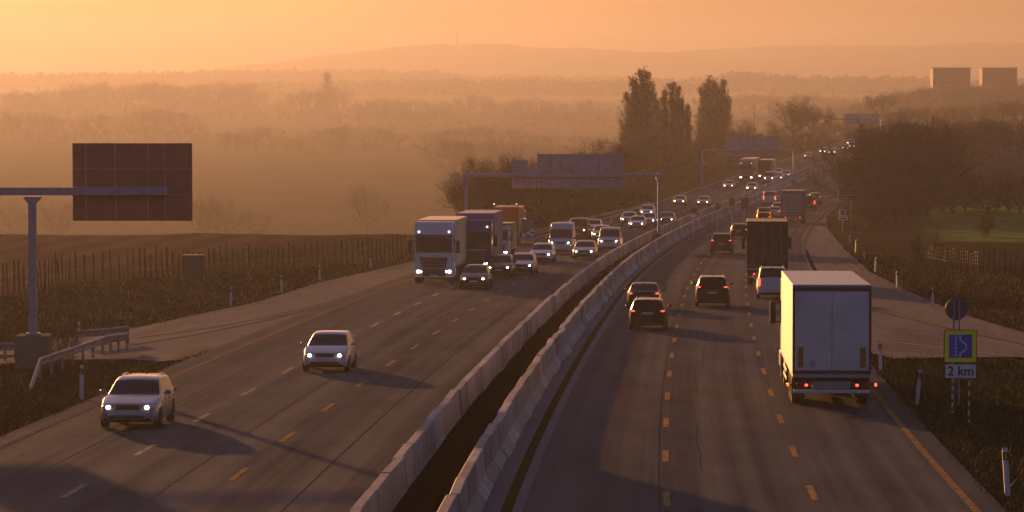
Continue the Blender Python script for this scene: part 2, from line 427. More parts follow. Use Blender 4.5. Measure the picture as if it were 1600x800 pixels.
# ---- hills on the horizon
HILL = mat('hill', (.05, .055, .04), .95, noise=.3, scale=.004, spec=0.0)
def ridge(name, Y, pts, back, seed):
    r = random.Random(seed); mb = MB(); xs = np.linspace(pts[0][0], pts[-1][0], 90); k = 6
    ph = [r.uniform(0, 6) for _ in range(5)]
    for i, px in enumerate(xs):
        py = np.interp(px, [p[0] for p in pts], [p[1] for p in pts]) + .9*math.sin(px*.045 + ph[0]) + .5*math.sin(px*.11 + ph[1]) + .4*math.sin(px*.31 + ph[2])
        top = at_depth(px, py, Y); x0 = top.x
        prof = [(-900, 0), (-500, .35), (-200, .8), (0, 1.0), (350, .8), (back, 0)]
        for dy, a in prof: mb.v.append((x0 * (Y + dy) / Y if dy < 0 else x0, Y + dy, VALLEY - 3 + (top.z - VALLEY + 3) * a))
    for i in range(len(xs) - 1):
        for j in range(k - 1): mb.f.append((i*k+j, (i+1)*k+j, (i+1)*k+j+1, i*k+j+1))
    return structure(mb.obj(name, HILL, smooth=True))
ridge('hills', 8000, [(100, 148), (220, 130), (300, 113), (370, 104), (440, 96), (520, 86), (600, 75), (690, 69), (760, 68), (850, 74), (960, 78), (1080, 84), (1240, 95), (1400, 104), (1500, 112), (1600, 140)], 900, 1)
ridge('hills', 8700, [(500, 150), (700, 112), (900, 96), (1040, 82), (1180, 73), (1300, 70), (1400, 73), (1520, 68), (1650, 66), (1850, 72)], 800, 2)

# ---- the hazy air
mh = bpy.data.materials.new('haze'); mh.use_nodes = True; hn = mh.node_tree
hn.nodes.remove(hn.nodes['Principled BSDF'])
pv = hn.nodes.new('ShaderNodeVolumePrincipled'); hn.links.new(pv.outputs[0], hn.nodes['Material Output'].inputs['Volume'])
HAZE = .00026
pv.inputs['Color'].default_value = (.225, .216, .275, 1); pv.inputs['Density'].default_value = HAZE; pv.inputs['Anisotropy'].default_value = .60
hb = MB().box(-6500, 6500, -60, 10800, VALLEY - 8, CZ + 112, .5).obj('haze', mh); tag(hb, kind='stuff')

# ================================================================== barriers, gantries, fences, signs
def concrete(name, c0, c1):
    m, n, b, L = node_mat(name)
    tc = n.nodes.new('ShaderNodeTexCoord'); O = tc.outputs['Object']
    geo = n.nodes.new('ShaderNodeNewGeometry'); oi = n.nodes.new('ShaderNodeObjectInfo')
    st = nnoise(n, nscale(n, geo.outputs['Position'], (2.5, 2.5, .35)), 1.0, 6, .7); fi = nnoise(n, O, 14.0, 6, .7)
    c = nramp(n, st, [(.3, c0), (.66, c1)])
    c = nmix(n, 1.0, c, nramp(n, fi, [(.3, (.8, .8, .8)), (.75, (1.15, 1.15, 1.15))]), 'MULTIPLY')
    c = nmix(n, 1.0, c, nramp(n, oi.outputs['Random'], [(0, (.62, .60, .58)), (1, (1.15, 1.12, 1.1))]), 'MULTIPLY')
    L(c, b.inputs['Base Color']); b.inputs['Roughness'].default_value = .9; b.inputs['Specular IOR Level'].default_value = 0.0
    gl = n.nodes.new('ShaderNodeBsdfGlossy'); gl.inputs['Roughness'].default_value = .6; gl.inputs['Color'].default_value = (.9, .9, .9, 1)
    ms = n.nodes.new('ShaderNodeMixShader'); ms.inputs[0].default_value = .07; L(b.outputs[0], ms.inputs[1]); L(gl.outputs[0], ms.inputs[2]); L(ms.outputs[0], n.nodes['Material Output'].inputs[0])
    nbump(n, b, fi, .5, .02); return m
CONC = concrete('barrier_concrete', (.28, .24, .205), (.54, .46, .39))
GALV = mat('galvanised_steel', (.19, .18, .19), .55, .35, noise=.25, scale=6)
GREYP = mat('grey_paint', (.27, .26, .31), .55, noise=.15, scale=4)
SIGNB = mat('sign_back', (.36, .29, .31), .6, .1, noise=.15, scale=2)
WHITEP = mat('white_plastic', (.50, .48, .49), .5, noise=.12, scale=9)
BLACKP = mat('black_plastic', (.018, .018, .020), .5)
WOOD = mat('weathered_wood', (.020, .015, .013), .9, noise=.4, scale=8)

def barrier_mesh(name, length, kick):
    h = .98
    half = [(.37, 0), (.37, .06), (.16, .33), (.145, .60), (.125, h - .03), (.10, h)] if kick else [(.30, 0), (.30, .07), (.17, .33), (.15, .7), (.125, h + .07), (.10, h + .10)]
    prof = half + [(-a, z) for a, z in half[::-1]]
    mb = MB(); e = .018
    mb.loft([[(a * .97, 0, z) for a, z in prof], [(a, e, z) for a, z in prof], [(a, length - e, z) for a, z in prof], [(a * .97, length, z) for a, z in prof]])
    me = mb.mesh(name, CONC); fixn(me)
    return me
SEG = 4.0
bme = {False: barrier_mesh('concrete_barrier', SEG - .06, False), True: barrier_mesh('concrete_barrier', SEG - .06, True)}
blab = {False: ('pale grey concrete barrier segment in the row beside the oncoming lanes', 'concrete barrier segments beside the oncoming lanes'),
        True: ('pale grey concrete barrier segment with sloped foot in the row beside the away lanes', 'concrete barrier segments beside the away lanes')}
def barrier_row(o, kick):
    y, n, proto = 60.0, 0, None
    rest = MB()
    while y < 860:
        p, q = ro(o, y), ro(o, y + SEG); d = q - p
        yaw = -math.atan2(d.x, d.y); pit = math.atan2(d.z, math.hypot(d.x, d.y))
        if n < 149:
            if proto is None:
                b = proto = bpy.data.objects.new('concrete_barrier', bme[kick]); COL.objects.link(b)
                tag(b, blab[kick][0], 'concrete barrier', blab[kick][1])
            else: b = copy_tree(proto)
            b.location = p + Vector((rng.gauss(0, .018), 0, rng.gauss(0, .008) - .01)); b.rotation_euler = (pit, rng.gauss(0, .006), yaw + rng.gauss(0, .006))
        else:
            M = Matrix.Translation(p) @ Matrix.Rotation(yaw, 4, 'Z') @ Matrix.Rotation(pit, 4, 'X'); base = len(rest.v)
            rest.v += [tuple(M @ v.co) for v in bme[kick].vertices]; rest.f += [tuple(base + i for i in pl.vertices) for pl in bme[kick].polygons]
        y += SEG * d.y / d.length; n += 1
    r = rest.obj('distant_barrier_row', CONC)
    tag(r, 'far end of the concrete barrier row beside the %s lanes, fading into haze' % ('away' if kick else 'oncoming'), 'concrete barrier', blab[kick][1], 'stuff')
barrier_row(-2.08, False); barrier_row(-.33, True)

# ---- overhead sign gantries
def gantry_sign(parent, x0, x1, z0, z1, y, ribs, m=SIGNB, rib_m=GREYP, seams=()):
    mb = MB(); r = .04; pts = []
    for cx, cz, a0 in ((x1-r, z1-r, 0), (x0+r, z1-r, 90), (x0+r, z0+r, 180), (x1-r, z0+r, 270)):
        for k in range(5):
            a = R(a0 + 22.5*k); pts.append((cx + r*math.cos(a), cz + r*math.sin(a)))
    mb.loft([[(a, y, c) for a, c in pts], [(a, y + .05, c) for a, c in pts]])
    me = mb.mesh('sign_panel', m); fixn(me)
    o = bpy.data.objects.new('sign_panel', me); COL.objects.link(o); o.parent = parent; KIDS.setdefault(parent.name, []).append(o)
    for x in ribs: MB().box(x - .035, x + .035, y - .07, y + .001, z0 + .02, z1 - .02, .01).obj('stiffener', rib_m, o)
    sm = MB()
    for z in seams: sm.box(x0 + .05, x1 - .05, y - .018, y + .001, z - .02, z + .02, .004)
    if sm.v: sm.obj('panel_seam', rib_m, o)
    return o
# T-shaped gantry by the slip road
Yg = 137.0
g0 = at_depth(52, 570, Yg); s = FPX / Yg
def zz(py): return at_depth(800, py, Yg).z
def xx(px): return at_depth(px, 400, Yg).x
g = thing('sign_gantry', 'grey T-shaped sign gantry on a concrete block beside the guardrail', 'sign gantry', (g0.x, Yg, zz(570)))
def rel(mb, org):
    mb.v = [(v[0] - org[0], v[1] - org[1], v[2] - org[2]) for v in mb.v]; return mb
org = (g0.x, Yg, zz(570))
rel(MB().box(xx(26), xx(78), Yg - .7, Yg + .7, zz(580), zz(523), .04), org).obj('concrete_base', concrete('base_concrete', (.06, .052, .045), (.12, .10, .088)), g)
pm = MB().box(xx(45), xx(57), Yg - .16, Yg + .16, zz(524), zz(318), .03).loft([[(xx(45), Yg-.16, zz(318)), (xx(57), Yg-.16, zz(318)), (xx(57), Yg+.16, zz(318)), (xx(45), Yg+.16, zz(318))],
    [(xx(37), Yg-.2, zz(307)), (xx(67), Yg-.2, zz(307)), (xx(67), Yg+.2, zz(307)), (xx(37), Yg+.2, zz(307))]])
pm.box(xx(40), xx(62), Yg - .25, Yg + .25, zz(524), zz(520), .01)
rel(pm, org).obj('post', GREYP, g)
rel(MB().box(xx(-390), xx(262), Yg - .16, Yg + .16, zz(305), zz(292.5), .02), org).obj('beam', GREYP, g)
sg = MB()
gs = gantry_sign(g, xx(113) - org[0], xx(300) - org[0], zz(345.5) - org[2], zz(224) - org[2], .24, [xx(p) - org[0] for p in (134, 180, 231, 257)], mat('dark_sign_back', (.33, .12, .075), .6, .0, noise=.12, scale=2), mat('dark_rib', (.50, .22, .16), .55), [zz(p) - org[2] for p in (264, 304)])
gantry_sign(g, xx(-400) - org[0], xx(-240) - org[0], zz(345.5) - org[2], zz(224) - org[2], .24, [xx(p) - org[0] for p in (-370, -320, -270)])
# portal gantries over the oncoming lanes
def portal(Y, pl, pr, pyb, panels, label, thick=.34):
    zr = RZ(Y); X = lambda px: at_depth(px, 400, Y).x; Z = lambda py: at_depth(800, py, Y).z
    if pl is None: xl = F(Y) - 19.5
    else: xl = X(pl)
    xr = X(pr); o = thing('sign_gantry', label, 'sign gantry', (xl, Y, zr - .3)); og = (xl, Y, zr - .3); zb = Z(pyb)
    for x, nm in ((xl, 'post'), (xr, 'post')):
        m = MB().box(x - .17, x + .17, Y - .17, Y + .17, zr - .3, zb - .17, .03); m.box(x - .3, x + .3, Y - .3, Y + .3, zb - .45, zb + .2, .05)
        rel(m, og).obj(nm, GREYP, o)
    rel(MB().box(xr - .5, xr + .5, Y - .75, Y + .75, zr - .2, zr + .75, .06), og).obj('concrete_base', mat('dark_concrete', (.07, .062, .058), .9, noise=.3), o)
    rel(MB().box(xl, xr, Y - .15, Y + .15, zb - thick/2, zb + thick/2, .03), og).obj('beam', GREYP, o)
    for a, b, c, d, nr in panels:
        gantry_sign(o, X(a) - og[0], X(b) - og[0], Z(d) - og[2], Z(c) - og[2], .22, [X(a + (b - a) * (k + .5) / nr) - og[0] for k in range(nr)], SIGNB, GREYP, [Z(c + (d-c) * t) - og[2] for t in (.5, .62)])
    return o
portal(327.0, 728, 1030, 274, [(839, 973, 240.5, 294.5, 9), (800, 838, 262, 294.5, 3), (799, 824, 250, 261, 2)], 'grey portal sign gantry with stepped purple-grey sign backs over the oncoming lanes')
portal(615.0, 1097, 1240, 235, [(1133, 1216, 213.5, 244, 6)], 'hazy portal sign gantry with one wide sign back behind the white lorry')
portal(945.0, None, 1376, 186, [(1318, 1372, 177.5, 194, 4)], 'faint sign gantry at the vanishing end of the motorway')

# ---- wooden field fences
def fence(pts, n, hgt, label, jitter, wires=3, rad=.055):
    pts = even(pts, n); o = thing('post_fence', label, 'fence', pts[0])
    tops = []
    for i, p in enumerate(pts):
        z = gz(p.x, p.y); h = hgt * rng.uniform(.82, 1.12); l = Vector((rng.gauss(0, jitter), rng.gauss(0, jitter), h))
        b = Vector((p.x, p.y, z - .2)) - pts[0]; r = rad * rng.uniform(.8, 1.3)
        MB().tube(b, b + l + Vector((0, 0, .2)), r, r * .85, 6).obj('fence_post', WOOD, o)
        tops.append((b + Vector((0, 0, .2)), l))
    wm = MB()
    for k in range(wires):
        t = .35 + .55 * k / max(1, wires - 1)
        wm.path([b + l * t for b, l in tops], .012, 3)
    wm.obj('fence_wire', mat('rusty_wire', (.07, .05, .04), .7, .3), o)
    return o
def gp(px, py):
    p = road_pt(px, py)
    for _ in range(6):
        d = ray(px, py); z = gz(p.x, p.y); t = (z - CZ) / d.z; p = Vector((d.x * t, d.y * t, z))
    return p
fence([gp(-40, 472), gp(50, 456), gp(110, 443), gp(200, 437), gp(330, 428), gp(470, 417), gp(560, 412), gp(640, 404)], 82, 1.85, 'long row of weathered wooden fence posts along the ploughed field', .05, 3, .075)
fence([gp(1442, 410), gp(1475, 417), gp(1530, 424), gp(1640, 431)], 44, 1.45, 'dense dark paling fence along the green field', .02, 4, .05)
# small dark switch cabinet by the fence
c0 = gp(303, 438); cab = thing('roadside_cabinet', 'dark grey switch cabinet standing among the field fence posts', 'cabinet', c0)
MB().box(-.62, .62, -.3, .3, -.1, 1.55, .03).obj('housing', mat('cabinet_paint', (.045, .038, .042), .6, noise=.2), cab)
MB().box(-.68, .68, -.36, .36, 1.55, 1.63, .02).obj('cabinet_lid', mat('cabinet_lid', (.06, .05, .055), .6), cab)
MB().box(-.56, -.02, -.315, -.301, .1, 1.48, .005).obj('cabinet_door', mat('cabinet_lid', (.06, .05, .055), .6), cab); MB().box(.02, .56, -.315, -.301, .1, 1.48, .005).obj('cabinet_door', mat('cabinet_lid', (.06, .05, .055), .6), cab)

# ---- delineator posts
def delineator_proto():
    o = thing('delineator_post', 'x', 'delineator post')
    prof = [(-.06, -.05), (.06, -.05), (.045, .06), (-.045, .06)]
    MB().loft([[(a, b, z) for a, b in prof] for z in (-.2, .78)]).obj('post_body', WHITEP, o)
    MB().loft([[(a*1.03, b*1.03, z + (.06 if b < 0 else 0) * 0) for a, b in prof] for z in (.78, .96)]).obj('black_band', BLACKP, o)
    MB().loft([[(a, b, .96) for a, b in prof], [(a*.9, b*.9, 1.06 if b < 0 else 1.00) for a, b in prof]]).obj('post_top', WHITEP, o)
    MB().box(-.025, .025, -.062, -.054, .80, .93, .004).obj('reflector', mat('amber_reflector', (.5, .25, .06), .3), o)
    return o
dproto = None
DL = [((128, 625), 'white delineator post with black band beside the bent guardrail end', 1.12), ((361, 479), 'white delineator post on the slip road verge below the switch cabinet', 1.0),
      ((440, 458), 'white delineator post on the slip road verge between two others, below the long fence', 1.0), ((500, 440), 'white delineator post on the slip road verge, third from the switch cabinet', 1.0),
      ((579, 420), 'white delineator post on the verge closest to the white lorry', 1.0), ((124, 541), 'short white delineator post peeping over the guardrail', 1.0),
      ((1574, 775), 'white delineator post in the grass, nearest to the camera at the frame edge', 1.12), ((1433, 632), 'white delineator post leaning slightly beside the blue lay-by sign', 1.1),
      ((1376, 580), 'pale delineator post with dark reflector just behind the big white lorry', 1.1), ((1457, 483), 'white delineator post on the bend of the slip road behind the round sign', 1.1),
      ((1402, 450), 'white delineator post on the slip road bank, second from the round sign', 1.0), ((1368, 425), 'white delineator post on the slip road bank, third from the round sign', 1.0),
      ((1351, 408), 'white delineator post on the slip road bank, fourth from the round sign', 1.0), ((1337, 394), 'small delineator post below the yellow bush', 1.0), ((1328, 380), 'smallest delineator post near the twin white plates', 1.0)]
for i, ((px, py), lab, sc) in enumerate(DL):
    p = gp(px, py)
    if dproto is None: d = dproto = delineator_proto()
    else: d = copy_tree(dproto)
    d['label'] = lab; d['group'] = 'delineator posts along the verges'; d.location = p; d.scale = (sc,) * 3 if True else d.scale
    d.rotation_euler = (rng.gauss(0, .03), rng.gauss(0, .03) + (.06 if px == 1433 else 0), rng.uniform(-.3, .3))

# ---- guardrails
def wbeam(parent, pts, zs, name='rail'):
    prof = [(0, .155), (.05, .13), (.05, .06), (0, .025), (0, -.025), (.05, -.06), (.05, -.13), (0, -.155), (-.012, -.155), (-.012, .155)]
    rings = []
    for i, p in enumerate(pts):
        d = pts[min(i+1, len(pts)-1)] - pts[max(i-1, 0)]; d.z = 0; d.normalize(); s = Vector((d.y, -d.x, 0))
        rings.append([p + s * a + Vector((0, 0, zs[i] + z)) for a, z in prof])
    me = MB().loft(rings).mesh(name, GALV); fixn(me)
    o = bpy.data.objects.new(name, me); COL.objects.link(o); o.parent = parent; KIDS.setdefault(parent.name, []).append(o); return o
def guardrail(pts, label, zs=None, posts=None, double=0):
    p0 = pts[0].copy(); o = thing('guardrail', label, 'guardrail', p0)
    q = [p - p0 for p in pts]; zs = zs or [.62] * len(q)
    wbeam(o, q, zs)
    if double: wbeam(o, [p + Vector((0, double, 0)) for p in q[-double_n:]], zs[-double_n:])
    for i in (posts or range(len(q))):
        MB().box(q[i].x - .05, q[i].x + .05, q[i].y - .02, q[i].y + .10, q[i].z - .2, q[i].z + zs[i] + .05, .01).obj('rail_post', GALV, o)
    return o
A = gp(46, 613); B = gp(62, 592); C = gp(110, 573); D = gp(160, 556); E = gp(198, 551)
pts = [A] + [B.lerp(D, k / 6) for k in range(7)] + [D.lerp(E, t) for t in (.33, .66, 1)]
double_n = 5
guardrail(pts, 'galvanised guardrail with a bent down end beside the gantry block', [.05] + [.62 + .0 * k for k in range(7)] + [.66] * 3, range(1, 11), double=.55)
guardrail([gp(-60, 567), gp(-25, 566), gp(8, 566), gp(24, 565)], 'short piece of guardrail behind the concrete gantry block')
guardrail([gp(120, 545), gp(165, 541), gp(200, 537)], 'far guardrail strip behind the white topped post')
Pg = [gp(x, y) for x, y in ((955, 349), (968, 344), (985, 336), (1000, 330), (1015, 324))]
guardrail(Pg, 'distant guardrail catching light beside the oncoming cars')

# ---- lay-by sign on striped posts and the round sign behind it
Ys = 109.0
def SX(px): return at_depth(px, 400, Ys).x
def SZ(py): return at_depth(800, py, Ys).z
sgn = thing('road_sign', 'blue lay-by sign in a yellow square with a 2 km plate on striped posts', 'road sign', (SX(1502), Ys, SZ(648)))
og = (SX(1502), Ys, SZ(648))
FLUO = mat('fluorescent_yellow', (.85, .78, .03), .5); BLUE = mat('sign_blue', (.02, .07, .45), .45); SWH = mat('sign_white', (.62, .60, .64), .5); SBL = mat('sign_black', (.012, .012, .012), .5)
def panel(x0, x1, z0, z1, y0, y1, r, m, name, parent):
    mb = MB(); pts = []
    for cx, cz, a0 in ((x1-r, z1-r, 0), (x0+r, z1-r, 90), (x0+r, z0+r, 180), (x1-r, z0+r, 270)):
        for k in range(5):
            a = R(a0 + 22.5*k); pts.append((cx + r*math.cos(a), cz + r*math.sin(a)))
    me = mb.loft([[(a, y0, c) for a, c in pts], [(a, y1, c) for a, c in pts]]).mesh(name, m); fixn(me)
    o = bpy.data.objects.new(name, me); COL.objects.link(o); o.parent = parent; KIDS.setdefault(parent.name, []).append(o); return o
lx = lambda px: SX(px) - og[0]; lz = lambda py: SZ(py) - og[2]
brd = panel(lx(1475.5), lx(1527.5), lz(567), lz(515), -.03, .0, .05, SBL, 'sign_board', sgn)
panel(lx(1476.7), lx(1526.3), lz(565.8), lz(516.2), -.036, -.029, .045, FLUO, 'yellow_field', brd)
panel(lx(1483.5), lx(1519.5), lz(559), lz(522.5), -.042, -.035, .02, BLUE, 'blue_field', brd)
pic = MB()
for k in range(6):
    a, b = 524.5 + k * 5.6, 524.5 + k * 5.6 + 3.7
    pic.box(lx(1493.0), lx(1495.6), -.048, -.041, lz(b), lz(a), .001)
path = [(1501, 524.5), (1501, 531), (1510, 537.5), (1510, 546), (1501, 552), (1501, 557.5)]
for (x0, y0), (x1, y1) in zip(path[:-1], path[1:]):
    a, b = Vector((lx(x0), 0, lz(y0))), Vector((lx(x1), 0, lz(y1))); d = (b - a).normalized(); a -= d * .012; b += d * .012; s_ = Vector((-d.z, 0, d.x)) * .024
    pic.loft([[a + s_ + Vector((0, -.048, 0)), a - s_ + Vector((0, -.048, 0)), a - s_ + Vector((0, -.041, 0)), a + s_ + Vector((0, -.041, 0))], [b + s_ + Vector((0, -.048, 0)), b - s_ + Vector((0, -.048, 0)), b - s_ + Vector((0, -.041, 0)), b + s_ + Vector((0, -.041, 0))]])
po = pic.obj('lay_by_symbol', SWH, brd); fixn(po.data)
pl = panel(lx(1477), lx(1527), lz(591.5), lz(568.5), -.03, .0, .03, SBL, 'distance_plate', sgn)
panel(lx(1478), lx(1526), lz(590.5), lz(569.5), -.036, -.029, .025, SWH, 'white_field', pl)
def text(body, size, loc, m, name, parent, rot=(math.pi/2, 0, 0), bold=.0):
    cu = bpy.data.curves.new('lettering', 'FONT'); cu.body = body; cu.size = size; cu.extrude = .003; cu.align_x = 'CENTER'; cu.align_y = 'CENTER'; cu.offset = bold
    t = bpy.data.objects.new('t', cu); COL.objects.link(t); bpy.context.view_layer.update()
    me = bpy.data.meshes.new_from_object(t.evaluated_get(bpy.context.evaluated_depsgraph_get())); bpy.data.objects.remove(t)
    me.materials.clear(); me.materials.append(m)
    o = bpy.data.objects.new(name, me); COL.objects.link(o); o.parent = parent; o.location = loc; o.rotation_euler = rot; KIDS.setdefault(parent.name, []).append(o); return o
text('2 km', .40, (lx(1502), -.041, lz(580.3)), SBL, 'lettering', pl, bold=.008)
def striped_post(parent, x, z0, z1, r=.03, y=.04, n=7):
    p = MB().tube((x, y, z0), (x, y, z1), r, r, 8).obj('sign_post', mat('post_white', (.5, .48, .48), .5), parent)
    mb = MB()
    for k in range(n):
        a = z0 + (z1 - z0) * (k + .2) / n; mb.tube((x, y, a), (x, y, a + (z1 - z0) / n * .5), r * 1.06, r * 1.06, 8)
    mb.obj('red_stripe', mat('post_red', (.22, .02, .02), .5), p)
striped_post(sgn, lx(1490), lz(645), lz(568) , n=6); striped_post(sgn, lx(1516), lz(660), lz(568), n=6)
Yr = 118.0
rs = thing('round_sign', 'back of a round grey traffic sign on two thin posts above the lay-by sign', 'road sign', (at_depth(1495, 400, Yr).x, Yr, gz(at_depth(1495, 400, Yr).x, Yr)))
og2 = rs.location.copy(); zc = at_depth(800, 483, Yr).z - og2.z; rr = 17.5 / FPX * Yr
MB().lathe([(.02, 0.001), (.02, rr - .02), (.0, rr), (-.03, rr), (-.03, 0.001)], 'x', (0, 0, 0), 28)
mb = MB(); ring = [(rr * math.cos(R(k * 12)), rr * math.sin(R(k * 12)) + zc) for k in range(30)]
mb.loft([[(a, 0, b) for a, b in ring], [(a, .03, b) for a, b in ring]]); o = mb.obj('sign_disc', mat('round_back', (.10, .095, .10), .6, noise=.2), rs); fixn(o.data)
for dx in (-.09, .09): MB().tube((dx, -.05, -.1), (dx, -.05, zc + rr * .8), .028, .028, 8).obj('sign_post', GREYP, rs)

# ---- green direction sign and twin plates by the away lanes
def plate_sign(px0, px1, py0, py1, Y, col, label, name, bars=(), posts=True, base=None):
    x0, x1 = at_depth(px0, 400, Y).x, at_depth(px1, 400, Y).x; z1, z0 = at_depth(800, py0, Y).z, at_depth(800, py1, Y).z
    cx = (x0 + x1) / 2; gb = RZ(Y) if base is None else base; o = thing(name, label, 'road sign', (cx, Y, gb))
    p = panel(x0 - cx, x1 - cx, z0 - gb, z1 - gb, -.05, 0, .05, col, 'sign_board', o)
    for (a, b, c, d, m) in bars: panel(x0 - cx + (x1-x0)*a, x0 - cx + (x1-x0)*b, z0 - gb + (z1-z0)*c, z0 - gb + (z1-z0)*d, -.056, -.049, .01, m, 'sign_marking', p)
    for t in ((.25, .75) if x1 - x0 > 1.2 else (.5,)):
        x = x0 - cx + (x1 - x0) * t; MB().tube((x, .05, -.3), (x, .05, z1 - gb - .05), .05, .05, 6).obj('sign_post', GREYP, o)
    return o
SGR = mat('sign_green', (.012, .075, .035), .5); SLG = mat('sign_pale_green', (.16, .24, .17), .5)
plate_sign(1309.5, 1336.5, 293, 312, 395, SGR, 'green direction sign beside the dark roadside trees', 'direction_sign', [(.06, .94, .84, .9, SLG), (.1, .8, .58, .66, SLG), (.1, .9, .34, .42, SLG), (.1, .6, .12, .2, SLG)])
plate_sign(1311, 1322, 327.5, 337, 362, SWH, 'small pale sign with a dark symbol over a white plate', 'road_sign', [(.2, .8, .15, .85, SBL), (.32, .68, .3, .7, SWH)])
plate_sign(1310.5, 1324, 338.5, 344, 362, SWH, 'narrow white distance plate under the small pale sign', 'distance_sign', [(.15, .85, .3, .7, SBL)])
# round speed sign and work signs standing in the median
def median_disc(px, py, r, Y, label, m, ringm):
    x, z = at_depth(px, 400, Y).x, at_depth(800, py, Y).z; gb = RZ(Y) + .3; o = thing('speed_sign', label, 'road sign', (x, Y, gb)); rr = r / FPX * Y
    ring = [(rr * math.cos(R(k * 15)), rr * math.sin(R(k * 15)) + z - gb) for k in range(24)]; rin = [(a * .74, (b - z + gb) * .74 + z - gb) for a, b in ring]
    d = MB().loft([[(a, -.02, b) for a, b in ring], [(a, .02, b) for a, b in ring]]).obj('sign_disc', ringm, o); fixn(d.data)
    e = MB().loft([[(a, -.026, b) for a, b in rin], [(a, -.018, b) for a, b in rin]]).obj('disc_face', m, d); fixn(e.data)
    MB().tube((0, .04, -.3), (0, .04, z - gb), .04, .04, 6).obj('sign_post', GREYP, o); return o
DKS = mat('dusky_sign', (.09, .075, .07), .6); DRED = mat('sign_red', (.14, .03, .025), .6)
median_disc(1084, 328, 5.4, 340, 'round grey speed sign on the median by the gantry post', DKS, DRED)
plate_sign(1080, 1088, 335.5, 339, 339, SWH, 'small pale plate under the round speed sign', 'sign_plate', base=RZ(339) + .3)
median_disc(1121, 323, 5.0, 372, 'round dusky sign on the median, second from the gantry post', DKS, DRED)
plate_sign(1138, 1148, 309, 321, 395, mat('dark_board', (.05, .042, .04), .7), 'dark square board standing on the median', 'median_board', base=RZ(395) + .3)
plate_sign(1157, 1169, 309, 327, 421, mat('dark_board', (.05, .042, .04), .7), 'tall dark board standing on the median beside the grey van', 'median_board', base=RZ(421) + .3)
ORG = mat('orange_plastic', (.55, .12, .03), .5, noise=.1)
def cone(px, py, label):
    p = road_pt(px, py); o = thing('traffic_cone', label, 'traffic cone', p)
    MB().box(-.2, .2, -.2, .2, 0, .04, .01).obj('cone_base', BLACKP, o)
    MB().lathe([(.04, .15), (.75, .03), (.77, .001)], 'z', (0, 0, 0), 14).obj('cone_body', ORG, o)
    MB().lathe([(.35, .0955), (.5, .0725)], 'z', (0, 0, 0), 14).obj('white_band', WHITEP, o)
cone(1107, 352, 'orange traffic cone at the foot of the barrier')

# ---- street lamp masts, TV mast, far blocks
def pole(px, py0, py1, Y, label, name, r=.14, arm=0):
    x = at_depth(px, 400, Y).x; zt = at_depth(800, py0, Y).z; zb = at_depth(800, py1, Y).z; o = thing(name, label, 'mast', (x, Y, zb))
    MB().tube((0, 0, -1), (0, 0, zt - zb), r, r * .5, 6).obj('mast_pole', GREYP, o)
    if arm: MB().box(-arm, arm, -.15, .15, zt - zb - .1, zt - zb + .12, .03).obj('lamp_arm', GREYP, o)
    return o
pole(1177, 165, 215, 1150, 'slim lone pole in the mist behind the poplars', 'utility_pole', .25, .5)
tv = pole(714.5, 40, 69, 8005, 'slender television mast on the hazy hilltop', 'television_mast', 3.0)
MB().tube((0, 0, 1), (0, 0, 12), 3.2, 2.6, 8).obj('mast_base', GREYP, tv)
BLK = mat('block_wall', (.03, .028, .03), .8, noise=.15, scale=.08); WIN = mat('block_window', (.03, .03, .035), .9, spec=0.0)
def block(px0, px1, py0, Y, label, cols, rows):
    x0, x1 = at_depth(px0, 400, Y).x, at_depth(px1, 400, Y).x; zt = at_depth(800, py0, Y).z; zb = gz((x0+x1)/2, Y) - 1; wd, h = x1 - x0, zt - zb
    o = thing('apartment_block', label, 'building', ((x0+x1)/2, Y, zb))
    MB().box(-wd/2, wd/2, 0, 13, 0, h, .2).obj('block_wall', BLK, o)
    MB().box(-wd/2 - .4, wd/2 + .4, -.4, 13.4, h - .1, h + .4, .1).obj('roof_slab', mat('roof_grey', (.10, .09, .09), .9), o)
    wp = MB().box(-.75, .75, -.06, .04, -.8, .8, .02).mesh('window', WIN)
    for i in range(cols):
        for j in range(rows):
            q = bpy.data.objects.new('window', wp); COL.objects.link(q); q.parent = o; q.location = (-wd/2 + wd * (i + .5) / cols, 0, h - 2.4 - j * 2.9)
block(1456, 1514.5, 106.5, 2000, 'grey slab block standing in haze above the trees, farther from the frame edge', 9, 3)
block(1533, 1587.5, 106.5, 2000, 'grey slab block standing in haze above the trees, closest to the frame edge', 8, 3)

# ================================================================== vehicles
def paintmat(name, col, rough=.35, metal=.0):
    return mat('paint_' + name, col, rough, metal, spec=.25 if max(col) > .1 else .07, coat=.35 if max(col) > .1 else .06, noise=.08, scale=1.2)
P = {'silver': paintmat('silver', (.20, .20, .235), .35, .3), 'white': paintmat('white', (.36, .36, .40)), 'black': paintmat('black', (.007, .006, .007), .25), 'darkgrey': paintmat('darkgrey', (.025, .024, .027), .3),
     'navy': paintmat('navy', (.03, .035, .09), .35), 'beige': paintmat('beige', (.22, .17, .13), .35), 'grey': paintmat('grey', (.10, .10, .115), .32, .2), 'lightgrey': paintmat('lightgrey', (.36, .36, .42), .4),
     'brown': paintmat('brown', (.06, .038, .028), .35), 'green': paintmat('green', (.10, .15, .04), .5), 'orange': paintmat('orange', (.60, .10, .015), .5), 'violet': paintmat('violet', (.035, .038, .15), .4), 'bluegrey': paintmat('bluegrey', (.09, .10, .15), .35)}
GLASS = mat('dark_glass', (.008, .009, .012), .06, spec=.15); TYRE = mat('tyre_rubber', (.013, .012, .012), .85, noise=.2); RIM = mat('rim_alloy', (.17, .17, .19), .35, .6)
TRIM = mat('black_trim', (.015, .014, .015), .55); CHROME = mat('chrome', (.5, .5, .52), .2, .9); PLATE = mat('number_plate', (.42, .40, .38), .5)
